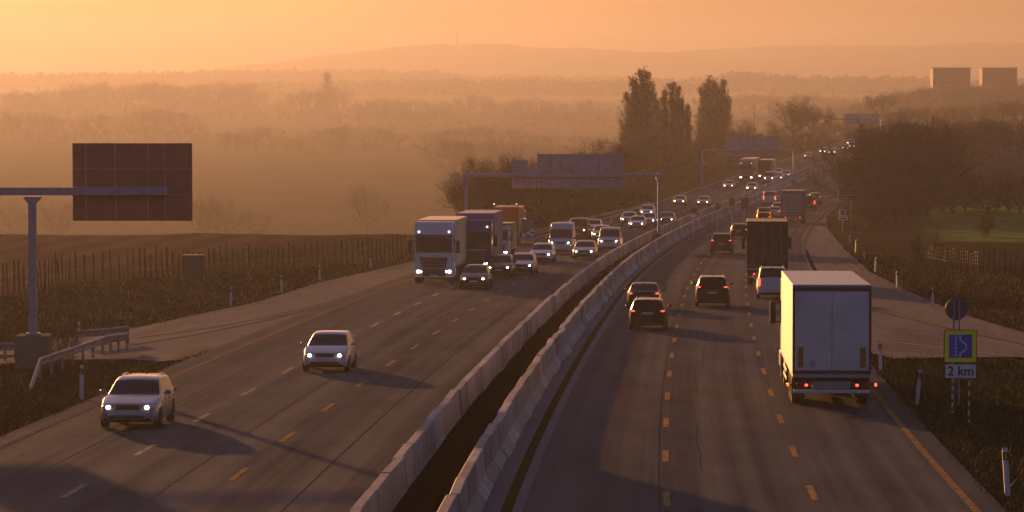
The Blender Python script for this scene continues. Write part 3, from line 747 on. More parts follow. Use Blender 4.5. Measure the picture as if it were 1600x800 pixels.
HEAD = mat('headlight_lit', (.8, .8, .8), .2, emit=(1.0, .90, .74), estr=8.0); RLAMP = mat('roof_lamp_lit', (.6, .6, .65), .2, emit=(1.0, .95, .95), estr=.9); HOFF = mat('lamp_glass', (.45, .45, .48), .12)
TAILON = mat('tail_light_lit', (.25, .01, .01), .3, emit=(1.0, .06, .03), estr=2.2); TAILOFF = mat('tail_light_glass', (.16, .008, .008), .25); AMBER = mat('amber_lamp', (.5, .2, .03), .3)
UNDER = mat('underbody', (.008, .008, .008), .9)
def icurve(pts):
    xs = np.array([p[0] for p in pts], float); v = np.array([p[1] for p in pts], float); return pchip(xs, v)
CARS = {
 'hatch': dict(L=4.15, W=1.74, H=1.46, top=[(0, .58), (.06, .68), (.2, .76), (.85, .93), (1.05, .97), (1.95, 1.37), (2.35, 1.45), (2.9, 1.46), (3.6, 1.40), (3.75, 1.35), (4.05, .98), (4.11, .88), (4.15, .60)],
               cowl=1.05, rf=1.95, rr=3.72, rb=4.04, belt=(.90, .97), wheels=(.78, 3.32), win=(1.55, 3.55), bp=(2.45,)),
 'sedan': dict(L=4.6, W=1.79, H=1.44, top=[(0, .56), (.06, .66), (.2, .74), (.95, .90), (1.2, .95), (2.05, 1.34), (2.5, 1.43), (3.0, 1.44), (3.45, 1.38), (4.1, 1.06), (4.25, 1.03), (4.52, 1.0), (4.57, .88), (4.6, .6)],
               cowl=1.2, rf=2.05, rr=3.48, rb=4.06, belt=(.90, .98), wheels=(.85, 3.6), win=(1.65, 3.55), bp=(2.6,)),
 'estate': dict(L=4.6, W=1.78, H=1.47, top=[(0, .58), (.06, .68), (.2, .77), (.95, .93), (1.2, .97), (2.05, 1.38), (2.5, 1.465), (3.1, 1.47), (4.0, 1.42), (4.15, 1.38), (4.48, 1.0), (4.55, .9), (4.6, .62)],
               cowl=1.2, rf=2.05, rr=4.12, rb=4.46, belt=(.91, .98), wheels=(.85, 3.5), win=(1.65, 4.0), bp=(2.65, 3.45), rails=1),
 'suv': dict(L=4.55, W=1.84, H=1.68, top=[(0, .66), (.06, .8), (.2, .92), (.95, 1.07), (1.15, 1.12), (1.9, 1.57), (2.3, 1.66), (3.0, 1.68), (3.95, 1.62), (4.1, 1.57), (4.4, 1.14), (4.5, 1.02), (4.55, .7)],
             cowl=1.15, rf=1.9, rr=4.06, rb=4.38, belt=(1.05, 1.13), wheels=(.85, 3.48), win=(1.6, 3.95), bp=(2.55, 3.4), rails=1),
 'mpv': dict(L=4.45, W=1.80, H=1.80, top=[(0, .64), (.06, .78), (.2, .88), (.75, 1.03), (.95, 1.08), (1.8, 1.66), (2.1, 1.77), (2.6, 1.80), (4.1, 1.78), (4.22, 1.72), (4.36, 1.2), (4.41, 1.0), (4.45, .66)],
             cowl=.95, rf=1.8, rr=4.2, rb=4.35, belt=(1.02, 1.08), wheels=(.85, 3.5), win=(1.45, 4.05), bp=(2.3, 3.3), rails=1),
 'minivan': dict(L=5.0, W=1.92, H=1.98, top=[(0, .68), (.06, .84), (.2, .98), (.75, 1.15), (.95, 1.2), (1.65, 1.8), (1.95, 1.95), (2.5, 1.98), (4.7, 1.96), (4.84, 1.9), (4.92, 1.3), (4.96, 1.0), (5.0, .66)],
                 cowl=.95, rf=1.65, rr=4.82, rb=4.91, belt=(1.12, 1.18), wheels=(.95, 3.95), win=(1.35, 4.6), bp=(2.2, 3.4)),
 'van': dict(L=5.6, W=2.02, H=2.55, top=[(0, .72), (.06, .9), (.2, 1.08), (.75, 1.26), (.95, 1.32), (1.6, 2.0), (1.85, 2.2), (2.25, 2.48), (2.7, 2.55), (5.2, 2.55), (5.48, 2.5), (5.54, 1.6), (5.57, 1.0), (5.6, .66)],
             cowl=.95, rf=1.62, rr=5.47, rb=5.53, belt=(1.2, 1.26), wheels=(1.0, 4.5), win=(1.4, 2.15), bp=()),
}
def wheel(parent, x, y, r, wd, sgn, rim=RIM):
    wm = MB().lathe([(-wd/2, r*.62), (-wd/2, r*.93), (-wd/2 + .03, r), (wd/2 - .03, r), (wd/2, r*.93), (wd/2, r*.62), (wd/2 - .04, r*.60), (-wd/2, r*.62)], 'x', (x, y, r), 22).obj('wheel', TYRE, parent, True)
    rb = MB().lathe([(sgn*(wd/2 - .03), r*.62), (sgn*(wd/2 - .02), r*.50), (sgn*(wd/2 - .055), r*.42), (sgn*(wd/2 - .05), r*.15), (sgn*(wd/2 - .03), .001)], 'x', (x, y, r), 10); rb.obj('rim', rim, wm, True)
def make_car(kind, paint, lights, label):
    D = CARS[kind]; L, W, H = D['L'], D['W'], D['H']; hw = W / 2
    top = icurve(D['top']); b0, b1 = D['belt']
    plan = icurve([(0, .74), (.05, .83), (.2, .92), (.5, .98), (.9, 1), (L - 1.0, 1), (L - .4, .965), (L - .1, .90), (L, .84)])
    bot = icurve([(0, .30), (.1, .22), (.5, .19), (L - .6, .21), (L - .1, .28), (L, .36)])
    boxy = kind in ('van', 'minivan', 'mpv')
    roofw = {'van': .86, 'minivan': .82, 'mpv': .79}.get(kind, .715)
    ss_ = sorted(set([0, .02, .05, .09, .14, .2, .3, .42, .55] + [round(v, 3) for v in np.arange(.7, L - .3, .1)] + [L - .28, L - .2, L - .14, L - .09, L - .05, L - .02, L] + [D['cowl'], D['rf'], D['rr'], D['rb']] + list(D['wheels'])))
    NS, NG, NC, NT = 6, 5, 3, 5
    rings, idx = [], None
    for s in ss_:
        zt = top(s); zb = bot(s); w_ = hw * plan(s)
        beltl = b0 + (b1 - b0) * s / L; zbelt = min(beltl, zt - .035)
        g = max(0., min(1., (zt - zbelt) / (H - b0)))
        wr = w_ * (.93 + (roofw - .93) * g)
        P_ = [(0, zb), (w_ * .80, zb), (w_ * .955, zb + .05)]
        z0 = zb + .10
        for k in range(NS):
            t = k / (NS - 1); P_.append((w_ * (.975 + .025 * math.sin(math.pi * min(1, t * 1.15)) - .03 * t ** 3), z0 + (zbelt - z0) * t))
        cr = min(.07 if not boxy else .09, (zt - zbelt) * .6)
        for k in range(1, NG + 1):
            t = k / NG; P_.append((w_ * .945 + (wr - w_ * .945) * t, zbelt + (zt - cr - zbelt) * t))
        crx = min(.16, wr * .3)
        for k in range(1, NC + 1):
            a = math.pi / 2 * k / NC; P_.append((wr - crx + crx * math.cos(a), zt - cr + cr * .8 * math.sin(a)))
        for k in range(1, NT + 1):
            t = k / NT; P_.append(((wr - crx) * (1 - t), zt - cr * .2 + cr * .2 * (1 - (1 - t) ** 2)))
        rings.append(P_)
    n = len(rings[0]); cls = {}
    def add(c, poly): cls.setdefault(c, []).append(poly)
    r = .31 if kind in ('hatch', 'sedan', 'estate') else .345; 
    for i in range(len(ss_) - 1):
        sm = (ss_[i] + ss_[i+1]) / 2
        for j in range(n - 1):
            q = [(rings[i][j], ss_[i]), (rings[i][j+1], ss_[i]), (rings[i+1][j+1], ss_[i+1]), (rings[i+1][j], ss_[i+1])]
            zc = sum(p[0][1] for p in q) / 4
            c = 'body'
            G0, C0, T0 = 2 + NS, 2 + NS + NG, 2 + NS + NG + NC
            if j < 2: c = 'underbody'
            elif j < G0:
                for wy in D['wheels']:
                    if math.hypot(sm - wy, zc - r) < r * 1.16: c = 'wheel_arch'
                if c == 'body' and zc < bot(sm) + .14 and kind in ('suv',): c = 'underbody'
            elif G0 <= j < C0:
                k = j - G0
                if D['win'][0] < sm < D['win'][1] and 0 <= k < NG and not any(abs(sm - b) < .06 for b in D['bp']) and top(sm) - zc > .02: c = 'side_window'
            if j >= C0 + 1 and D['cowl'] + .02 < sm < D['rf']: c = 'windscreen'
            if j >= C0 + 1 and D['rr'] < sm < D['rb']: c = 'rear_window'
            if kind == 'van' and c == 'rear_window': c = 'body'
            for sg in (1, -1):
                pts = [(sg * p[0], L / 2 - y_, p[1]) for p, y_ in q]
                add(c + ('' if sg > 0 else '|') if c == 'side_window' else c, pts if sg < 0 else pts[::-1])
    for i, rv in ((0, 1), (len(ss_) - 1, -1)):
        pts = [(p[0], L / 2 - ss_[i], p[1]) for p in rings[i]] + [(-p[0], L / 2 - ss_[i], p[1]) for p in rings[i][::-1]]
        add('body', pts[::rv])
    o = thing(kind, label, 'car')
    mats = dict(body=P[paint], underbody=UNDER, wheel_arch=UNDER, windscreen=GLASS, rear_window=GLASS, side_window=GLASS)
    for c, polys in cls.items():
        mb = MB()
        for p in polys: b = len(mb.v); mb.v += p; mb.f.append(tuple(range(b, b + len(p))))
        nm = c.strip('|'); me = mb.mesh(nm, mats[nm], True); fixn(me)
        ob = bpy.data.objects.new(nm, me); COL.objects.link(ob); ob.parent = o; KIDS.setdefault(o.name, []).append(ob)
    f, bk = L / 2, -L / 2
    hz = top(.16) - .08; big = 1.25 if boxy else 1.0
    # faces of the car: lamps, grille, plates, mirrors
    for sg in (1, -1):
        x = sg * hw * .67
        MB().ell((x, f - .15, hz), .20, .145, .08 * big, 12, 7).obj('headlight', HOFF, o, True) if not lights else None
        if lights:
            hl = MB().ell((x, f - .15, hz), .20, .145, .08 * big, 12, 7).obj('headlight', HOFF, o, True)
            MB().ell((x - sg * .015, f - .045, hz - .005), .078, .07, .054, 10, 6).obj('lit_bulb', HEAD, hl, True)
        tz = (b1 - .06 if kind in ('hatch', 'sedan', 'estate') else b1 - .02)
        if boxy: MB().box(sg*hw*.84 - .07, sg*hw*.84 + .07, bk - .01, bk + .16, tz - .32, tz + .12, .03).obj('tail_light', TAILOFF if lights else TAILON, o)
        else:
            tl = MB().ell((sg * hw * .74, bk + .10, tz), .20, .12, .075, 12, 7).obj('tail_light', TAILOFF, o, True)
            if not lights: MB().ell((sg * hw * .77, bk + .035, tz - .005), .11, .075, .042, 10, 6).obj('lit_bulb', TAILON, tl, True)
        for dy in (f - D['win'][0] - 1.05, f - D['win'][0] - 2.0)[:1 if kind == 'van' else 2]:
            MB().box(sg*(hw*.985) - .02, sg*(hw*.985) + .02, dy - .09, dy + .09, b0 - .13, b0 - .10, .008).obj('door_handle', TRIM, o)
        mz = b0 + .12; my_ = f - D['cowl'] - .42
        mr = MB().ell((sg * (hw + .10), my_, mz), .105, .06, .075 * (1.4 if boxy else 1), 10, 6); mr.box(sg*(hw+.02) - .06, sg*(hw+.02) + .06, my_ - .02, my_ + .02, mz - .06, mz - .02, .01); mr.obj('wing_mirror', P[paint] if kind != 'van' else TRIM, o, True)
        if D.get('rails'):
            xr = sg * (hw * roofw - .10); ys_ = np.linspace(D['rf'] + .35, D['rr'] - .15, 6)
            MB().path([(xr, f - y_, top(y_) + (.03 if 0 < i < 5 else -.03)) for i, y_ in enumerate(ys_)], .018, 6).obj('roof_rail', TRIM if paint != 'silver' else CHROME, o)
        for wy in D['wheels']: wheel(o, sg * (hw - .095), f - wy, r, .21, sg)
    w0 = hw * .74
    MB().box(-w0*.56, w0*.56, f - .06, f + .012, hz - .075, hz + .055, .02).obj('grille', TRIM, o)
    MB().box(-w0*.60, w0*.60, f - .02, f + .018, hz + .06, hz + .082, .006).obj('grille_trim', CHROME, o)
    MB().box(-w0*.84, w0*.84, f - .05, f + .014, .27, .41, .02).obj('air_intake', TRIM, o)
    MB().box(-w0*.9, w0*.9, f - .03, f + .02, .425, .455, .008).obj('bumper_strip', P[paint], o)
    MB().box(-.26, .26, f, f + .026, .45, .56, .006).obj('number_plate', PLATE, o)
    rz = .80 if kind in ('hatch', 'estate', 'suv') else .62
    if kind == 'sedan': rz = .72
    MB().box(-.26, .26, bk - .02, bk + .05, rz - .055, rz + .055, .006).obj('number_plate', PLATE, o)
    MB().box(-w0*1.05, w0*1.05, bk - .025, bk + .06, .40, .56, .03).obj('rear_bumper', P[paint], o)
    MB().box(-w0*.9, w0*.9, bk - .027, bk + .02, .30, .39, .02).obj('rear_skirt', TRIM, o)
    if kind in ('hatch', 'estate', 'suv', 'mpv'): MB().box(-hw*.6, hw*.6, f - D['rr'] - .13, f - D['rr'] + .12, top(D['rr']) - .01, top(D['rr']) + .035, .015).obj('spoiler', P[paint], o)
    MB().box(-.02, .02, f - D['rr'] + .2, f - D['rr'] + .32, top(D['rr'] - .25) - .01, top(D['rr'] - .25) + .07, .01).obj('roof_aerial', TRIM, o)
    return o
def place(o, px, py, away, length):
    """put a vehicle's near end at a place of the road"""
    p = road_pt(px, py); y = p.y + length / 2; x = p.x + length / 2 * dF(y); yaw = -math.atan(dF(y)); g_ = math.atan(dR(y))
    o.location = (x, y, RZ(y) + .008)
    o.rotation_euler = (g_, 0, yaw) if away else (-g_, 0, yaw + math.pi)
protos = {}
CATS = dict(hatch='car', sedan='car', estate='car', suv='car', mpv='car', minivan='van', van='van')
NAMES = dict(hatch='hatchback_car', sedan='sedan_car', estate='estate_car', suv='sport_utility_car', mpv='family_car', minivan='small_van', van='panel_van')
def car(kind, paint, px, py, label, away=False):
    k = (kind, paint, not away)
    if k not in protos: o = protos[k] = make_car(kind, paint, not away, label); o.name = NAMES[kind]; KIDS[o.name] = KIDS.pop(kind if kind in KIDS else next(q for q in list(KIDS) if q.startswith(kind)), [])
    else: o = copy_tree(protos[k])
    tag(o, label, CATS[kind], 'cars driving away from the camera' if away else 'cars driving towards the camera')
    place(o, px, py, away, CARS[kind]['L']); return o
ON = [('estate', 'silver', 199, 672, 'silver estate car with roof rails and lit headlights in the lane by the grass verge'),
 ('hatch', 'white', 507, 583, 'white hatchback with lit headlights alone in the middle oncoming lane'),
 ('hatch', 'black', 740, 453, 'black hatchback with lit headlights just beside the white lorry cab'),
 ('estate', 'darkgrey', 779, 434, 'dark estate car behind the black hatchback, beside the violet lorry'),
 ('sedan', 'grey', 814, 430, 'dark grey saloon third in the file behind the black hatchback'),
 ('sedan', 'white', 845, 411, 'white saloon car in front of the high white van'),
 ('van', 'white', 875, 398, 'high-roofed white panel van with lit headlights'),
 ('sedan', 'beige', 912, 406, 'beige brown saloon beside the concrete barrier ahead of the small white van'),
 ('minivan', 'white', 951, 393, 'small white van with wide windscreen close to the concrete barrier'),
 ('hatch', 'silver', 938, 377, 'silver hatchback half hidden behind the small white van'),
 ('minivan', 'brown', 902, 374, 'dark brown van half hidden behind the high white van'),
 ('estate', 'grey', 925, 366, 'grey estate car between the dark van and the small white van'),
 ('hatch', 'silver', 981, 352, 'silver hatchback at the outer edge of the bunch by the gantry post'),
 ('sedan', 'white', 994.5, 359, 'pale saloon leading the bunch of cars by the gantry post'),
 ('estate', 'silver', 1012, 354, 'silver estate car partly behind the pale saloon'),
 ('estate', 'white', 1010, 339.5, 'white estate car last in the bunch by the gantry post'),
 ('sedan', 'darkgrey', 1041, 352, 'dark saloon passing right behind the gantry post'),
 ('hatch', 'grey', 1061, 322, 'grey hatchback on open road, beside another lone car'),
 ('sedan', 'grey', 1098, 323, 'grey saloon near the round speed sign'),
 ('sedan', 'silver', 1138, 296, 'small silver saloon below the far white lorry'),
 ('estate', 'silver', 1174, 300, 'small silver estate car above the grey van on the other carriageway'),
 ('minivan', 'white', 1201, 286, 'distant small white van in front of the yellowish lorry'),
 ('sedan', 'white', 1215, 283, 'tiny white saloon beside the distant small van'),
 ('hatch', 'white', 1215, 275.5, 'tiny white hatchback behind the tiny white saloon'),
 ('hatch', 'silver', 1227, 279, 'tiny silver hatchback closest to the far gantry post'),
 ('sedan', 'silver', 1262, 248, 'lone tiny silver saloon beyond the far gantry post'),
 ('hatch', 'white', 1285, 240.5, 'tiny white hatchback left of a pair far along the road'),
 ('sedan', 'white', 1300, 241.5, 'tiny white saloon in a pair far along the road, partner of the tiny hatchback'),
 ('estate', 'white', 1321, 235, 'speck of a white estate car near the trees'),
 ('hatch', 'silver', 1331, 232, 'speck of a silver hatchback beside the white estate speck'),
 ('hatch', 'grey', 1328, 227, 'speck of a grey hatchback, second farthest on the road'),
 ('sedan', 'grey', 1334, 226.5, 'speck of a grey saloon, farthest car on the road')]
AW = [('mpv', 'lightgrey', 1207, 468, 'pale grey family car between the dark box lorry and the big white lorry'),
 ('suv', 'black', 1113, 481, 'black car alone in the middle away lane'),
 ('estate', 'black', 1012, 517, 'black estate car with bright red tail lights next to the barrier'),
 ('sedan', 'black', 1006, 486, 'dark saloon right in front of the black estate car by the barrier'),
 ('suv', 'darkgrey', 1127, 397, 'dark car in the middle away lane level with the dark box lorry'),
 ('estate', 'darkgrey', 1155, 374, 'dark car half hidden by the top of the dark box lorry'),
 ('hatch', 'black', 1193, 352, 'black hatchback glinting gold right of the barrier, ahead of the dark box lorry'),
 ('estate', 'brown', 1193.5, 344, 'brown estate car hidden behind the gold glinting hatchback'),
 ('sedan', 'white', 1208, 342, 'white saloon with red lights left of the grey box lorry'),
 ('estate', 'beige', 1216, 335, 'brownish estate car just left of the grey box lorry'),
 ('minivan', 'lightgrey', 1202, 321, 'pale grey van near the boards on the median'),
 ('minivan', 'brown', 1263, 329, 'dark brown van right of the grey box lorry'),
 ('suv', 'grey', 1273, 320, 'grey car ahead of the dark brown van'),
 ('suv', 'beige', 1239, 321, 'car of which only the roof shows above the grey box lorry')]
for k, p, x, y, l in ON: car(k, p, x, y, l)
for k, p, x, y, l in AW: car(k, p, x, y, l, True)

# ---- lorries
def lorry(label, cabc, boxc, rearc, px, py, away, L=16.5, H=4.0, cabH=3.75, rigid=False, lit=True, boxW=2.55, name='lorry', roofc=None, detail='van', scale=1.0, turn=0.0):
    o = thing(name, label, 'lorry', group='lorries on the motorway'); f = L / 2; bk = -L / 2; hw = 1.24
    def yF(z): return f - .02 - .10 * max(0, (z - 1.9)) - .22 * max(0, z - 3.0) ** 1.3
    def curve(x): return -.16 * abs(x / hw) ** 3.5
    def front(z, xs): return [(x, yF(z) + curve(x), z) for x in xs]
    xs = np.linspace(-hw, hw, 13)
    rings = []
    for z in (.95, 1.3, 1.9, 2.4, 3.0, 3.3, 3.55, cabH - .08, cabH):
        k = 1 - (.05 if z >= cabH - .01 else 0); back = f - 2.25
        rings.append([(x * k, y - (0.08 if z >= cabH - .01 else 0), zz_) for x, y, zz_ in front(z, xs)] + [(hw * k, back + .1, z), (hw * .95 * k, back, z), (-hw * .95 * k, back, z), (-hw * k, back + .1, z)])
    cb = MB().loft(rings).obj('cab', cabc, o, False); fixn(cb.data)
    def patch(name, x0, x1, z0, z1, m, proud=.012, parent=None, nx=8, nz=4, taper=0):
        mb = MB(); g0, g1 = [], []
        for j in range(nz + 1):
            z = z0 + (z1 - z0) * j / nz; sh = taper * (1 - j / nz)
            for i in range(nx + 1):
                x = x0 + sh + (x1 - x0 - 2 * sh) * i / nx; g0.append((x, yF(z) + curve(x) + proud, z)); g1.append((x, yF(z) + curve(x) - .02, z))
        b = len(g0); mb.v = g0 + g1; w_ = nx + 1
        for j in range(nz):
            for i in range(nx): mb.f.append((j*w_+i, j*w_+i+1, (j+1)*w_+i+1, (j+1)*w_+i))
        edge = [i for i in range(w_)] + [j*w_+nx for j in range(1, nz+1)] + [nz*w_+i for i in range(nx-1, -1, -1)] + [j*w_ for j in range(nz-1, 0, -1)]
        for a, c in zip(edge, edge[1:] + edge[:1]): mb.f.append((a, c, c + b, a + b))
        ob = mb.obj(name, m, parent or o, True); fixn(ob.data); ob.data.shade_flat(); return ob
    patch('windscreen', -1.13, 1.13, 1.98, 2.92, GLASS, .014)
    patch('sun_visor', -1.15, 1.15, 2.95, 3.10, TRIM if cabc is not P['violet'] else cabc, .10)
    gr = patch('grille', -.88, .88, 1.0, 1.66, TRIM, .02, taper=.13)
    for k in range(4): patch('grille_slat', -.74 - .02*k, .74 + .02*k, 1.08 + .14*k, 1.11 + .14*k, GREYP, .034, gr)
    patch('badge_panel', -.9, .9, 1.68, 1.75, CHROME, .016)
    patch('bumper', -1.24, 1.24, .42, .98, cabc, .05)
    patch('air_intake', -.72, .72, .50, .95, TRIM, .062)
    patch('number_plate', -.26, .26, .47, .58, PLATE, .072)
    for sg in (1, -1):
        h_ = patch('headlight', sg*.94 - .20, sg*.94 + .20, .62, .92, HOFF, .064)
        if lit:
            MB().ell((sg * .98, yF(.8) + curve(.98) + .07, .78), .10, .045, .09, 10, 6).obj('lit_bulb', HEAD, h_, True)
            MB().ell((sg * .80, yF(.8) + curve(.8) + .07, .78), .055, .04, .06, 10, 6).obj('lit_bulb', HEAD, h_, True)
            if cabH > 3.5: MB().ell((sg * .95, yF(3.3) + curve(.95) + .02, 3.28), .075, .05, .075, 8, 5).obj('roof_lamp', RLAMP, o, True)
        mm = MB().box(sg*1.52 - .11, sg*1.52 + .11, f - .25, f - .02, 1.95, 2.75, .04); mm.box(min(sg*1.2, sg*1.5), max(sg*1.2, sg*1.5), f - .2, f - .15, 2.70, 2.75, .01); mm.box(min(sg*1.2, sg*1.5), max(sg*1.2, sg*1.5), f - .2, f - .15, 2.0, 2.05, .01)
        mm.obj('wing_mirror', TRIM, o)
        MB().box(sg*hw - .012, sg*hw + .012, f - 1.35, f - .45, 2.0, 2.85, .01).obj('side_window', GLASS, o)
        MB().box(sg*hw - .05, sg*hw + .02, f - 2.2, f - .2, .45, 1.0, .03).obj('side_skirt', cabc, o)
    for wy in ((f - 1.35,) + ((bk + 1.9,) if rigid else (f - 4.9, bk + 2.2, bk + 3.5, bk + 4.8))):
        for sg in (1, -1): wheel(o, sg * (hw - .17), wy, .50, .34, sg, CHROME)
    MB().box(-.45, .45, bk + .5, f - 1.5, .62, .98, .03).obj('chassis', UNDER, o)
    y1 = f - (2.5 if rigid else 2.9); bw = boxW / 2
    zb_ = 1.12
    bx = MB().box(-bw, bw, bk + .06, y1, zb_, H - .05, .03).obj('cargo_box', boxc, o)
    MB().box(-bw - .012, bw + .012, bk + .03, y1 + .012, H - .09, H, .03).obj('box_roof', roofc or boxc, bx)
    MB().box(-bw + .01, bw - .01, bk + .02, y1, zb_ - .14, zb_ - .003, .01).obj('side_rail', GREYP, bx)
    sides = MB()
    for sg in (1, -1):
        for k in range(7):
            y_ = bk + .4 + (y1 - bk - .8) * k / 6; sides.box(sg*bw - .006 * sg - .008, sg*bw + .008, y_ - .03, y_ + .03, zb_, H - .1, .003)
    sides.obj('side_strap', roofc or boxc, bx)
    # rear
    fr = MB()
    for a, b, c, d in ((-bw, -bw + .07, zb_ + .10, H - .21), (bw - .07, bw, zb_ + .10, H - .21), (-bw, bw, H - .20, H - .09), (-bw, bw, zb_ - .02, zb_ + .09)): fr.box(a, b, bk, bk + .06, c, d, .01)
    fr.obj('door_frame', mat('door_frame_dark', (.055, .03, .035), .5), bx)
    bars = () if detail == 'marked' else (.25, .85)
    for sg in (1, -1):
        dr = MB().box(min(sg*.012, sg*(bw - .08)), max(sg*.012, sg*(bw - .08)), bk + .015, bk + .058, zb_ + .10, H - .215, .008).obj('rear_door', rearc, bx)
        for xr in bars:
            MB().tube((sg*xr, bk + .0, zb_ + .08), (sg*xr, bk + .0, H - .2), .012, .012, 6).obj('lock_bar', GREYP if rearc is not P['lightgrey'] else rearc, dr)
        if detail == 'marked': MB().box(sg*(bw - .27) - .085, sg*(bw - .27) + .085, bk - .012, bk + .012, zb_ + .20, zb_ + .85, .004).obj('marker_board', mat('marker_amber', (.30, .13, .015), .4), bx)
        tl = MB().box(sg*.92 - .22, sg*.92 + .22, bk + .02, bk + .14, .66, .82, .02).obj('tail_light', TAILOFF, o)
        if away: MB().ell((sg * .82, bk + .015, .74), .055, .03, .045, 8, 5).obj('lit_bulb', TAILON, tl, True)
        MB().box(sg*1.0 - .17, sg*1.0 + .17, bk + 1.4, bk + 1.43, .22, .75, .01).obj('mud_flap', TRIM, o)
        if away and detail == 'marked':
            k_ = MB().tube((sg*1.1, bk + .1, .75), (sg*1.40, bk + .02, .75), .018, .018, 6).obj('marker_arm', TRIM, o); MB().ell((sg*1.42, bk + .02, .76), .045, .045, .06, 8, 5).obj('lit_bulb', TAILON, k_, True)
    MB().box(-bw + .03, bw - .03, bk + .01, bk + .13, .48, .59, .015).obj('bumper_bar', WHITEP if detail == 'marked' else GREYP, o)
    MB().box(-.62, .62, bk + .03, bk + .12, .62, .86, .01).obj('plate_holder', mat('pale_panel', (.24, .22, .22), .6), o)
    MB().box(-bw + .05, bw - .05, bk + .12, bk + .2, .86, 1.0, .01).obj('cross_member', UNDER, o)
    if detail == 'marked':
        rg = MB(); c = (-.62, zb_ + .32); N_ = 20
        rg.loft([[(c[0] + q * math.cos(R(18*k)), bk + yy_, c[1] + q * math.sin(R(18*k))) for q, yy_ in ((.10, .013), (.10, .008), (.078, .008), (.078, .013))] for k in range(N_ + 1)], False, False)
        rg.box(c[0] - .05, c[0] + .05, bk + .008, bk + .013, c[1] - .018, c[1] + .018, .002)
        rg.obj('round_emblem', mat('emblem_dark', (.09, .05, .06), .5), bx)
        for sg in (1, -1): MB().box(sg*bw - .03, sg*bw + .002, bk + 6.0, bk + 9.6, .50, .62, .01).box(sg*bw - .03, sg*bw + .002, bk + 6.0, bk + 9.6, .78, .90, .01).obj('side_guard', GALV, o)
        for sg in (1, -1): MB().box(sg*(bw - .2) - .15, sg*(bw - .2) + .15, bk + 10.2, bk + 11.9, .45, 1.0, .08).obj('fuel_tank', GALV, o)
    o.scale = (scale,) * 3; place(o, px, py, away, L * scale); o.rotation_euler.z += turn; return o
TARP = mat('white_tarpaulin', (.66, .62, .58), .55, noise=.08, scale=1.0); TARPG = mat('grey_roof_tarpaulin', (.30, .29, .33), .5, noise=.1); REAR = mat('lorry_rear_panel', (.50, .475, .485), .65, noise=.16, scale=.9)
BEIGE = mat('cream_tarpaulin', (.72, .50, .33), .6, noise=.12, scale=1.2); DARKB = mat('dark_lorry_panel', (.028, .020, .018), .7, noise=.2); VIO = mat('violet_tarpaulin', (.085, .085, .24), .55, noise=.1)
GRNT = mat('green_tarpaulin', (.17, .21, .07), .6, noise=.12); GRYB = mat('grey_lorry_panel', (.12, .10, .10), .6, noise=.15)
lorry('big white tarpaulin lorry seen from behind with amber marker boards, beside the lay-by sign', P['white'], TARP, REAR, 1299.5, 638, True, 16.5, 4.0, 3.7, roofc=TARPG, detail='marked')
lorry('dark brown box lorry seen from behind, ahead of the pale family car', P['darkgrey'], DARKB, DARKB, 1199, 447, True, 12.5, 4.0, 3.5, rigid=True)
lorry('grey box lorry seen from behind with a light door panel, farthest of those driving away', P['grey'], GRYB, mat('pale_lorry_door', (.19, .17, .17), .6, noise=.15), 1238.5, 350, True, 10.5, 3.75, 3.3, rigid=True)
lorry('white lorry with a dark grille and cream trailer leading the oncoming lorries', paintmat('lorry_white', (.52, .51, .54)), BEIGE, REAR, 671.5, 444, False, 16.5, 3.98, 3.9, turn=.03)
lorry('violet blue lorry with a tall trailer right behind the white lorry', P['violet'], VIO, REAR, 733, 431, False, 16.5, 4.15, 3.75, turn=.03)
lorry('green topped lorry with a white low cab behind the violet lorry', P['white'], GRNT, GRNT, 776, 406, False, 10, 3.75, 3.4, rigid=True, scale=.74)
lorry('distant white cab lorry with a lit roof lamp pair below the far gantry', P['bluegrey'], BEIGE, REAR, 1165.5, 284, False, 16.5, 4.0, 3.8)
lorry('distant brownish box lorry behind the distant small white van', P['brown'], BEIGE, REAR, 1195, 281.5, False, 12, 3.6, 3.2, rigid=True)

# ---- orange road works lorry and arrow trailer on the slip road
Yw = 318.0
p = road_pt(791, 381.5); wl = thing('road_works_lorry', 'orange road works lorry with a striped rear board parked on the slip road', 'lorry', p, (0, 0, -math.atan(dF(p.y))))
ORP = P['orange']
MB().box(-1.2, 1.2, 0, 5.2, .95, 3.3, .05).obj('cargo_box', ORP, wl); MB().box(-1.2, 1.2, 5.5, 7.3, .6, 2.9, .2).obj('cab', ORP, wl)
MB().box(-1.15, 1.15, .1, 5.3, .6, .94, .03).obj('chassis', UNDER, wl); MB().box(-1.0, 1.0, 7.29, 7.32, 1.7, 2.6, .05).obj('windscreen', GLASS, wl)
fr = MB()
for x in (-1.22, 1.14): fr.box(x, x + .08, -.05, .03, .9, 3.36, .01)
fr.box(-1.14, 1.14, -.05, .03, 3.28, 3.36, .01); fr.obj('board_frame', mat('pale_frame', (.5, .42, .36), .5), wl)
for x in (-1.0, 1.0): MB().lathe([(3.4, .13), (3.55, .15), (3.66, .08), (3.68, .001)], 'z', (x, .2, 0), 12).obj('beacon', AMBER, wl)
bd = MB().box(-1.2, 1.2, -.09, -.03, .5, .92, .01).obj('striped_board', WHITEP, wl)
st = MB()
for k in range(6):
    x = -1.15 + k * .40; st.loft([[(x, -.095, .52), (x + .2, -.095, .52), (x + .2, -.088, .52), (x, -.088, .52)], [(x + .16, -.095, .90), (x + .36, -.095, .90), (x + .36, -.088, .90), (x + .16, -.088, .90)]])
so_ = st.obj('red_stripe', mat('board_red', (.32, .04, .02), .5), bd); fixn(so_.data)
for y in (1.2, 6.3):
    for sg in (1, -1): wheel(wl, sg * 1.02, y, .46, .3, sg)
p = road_pt(825, 382.5); at_ = thing('arrow_trailer', 'grey trailer with round lamp clusters standing beside the orange lorry', 'trailer', p, (0, 0, -math.atan(dF(p.y)) + .2))
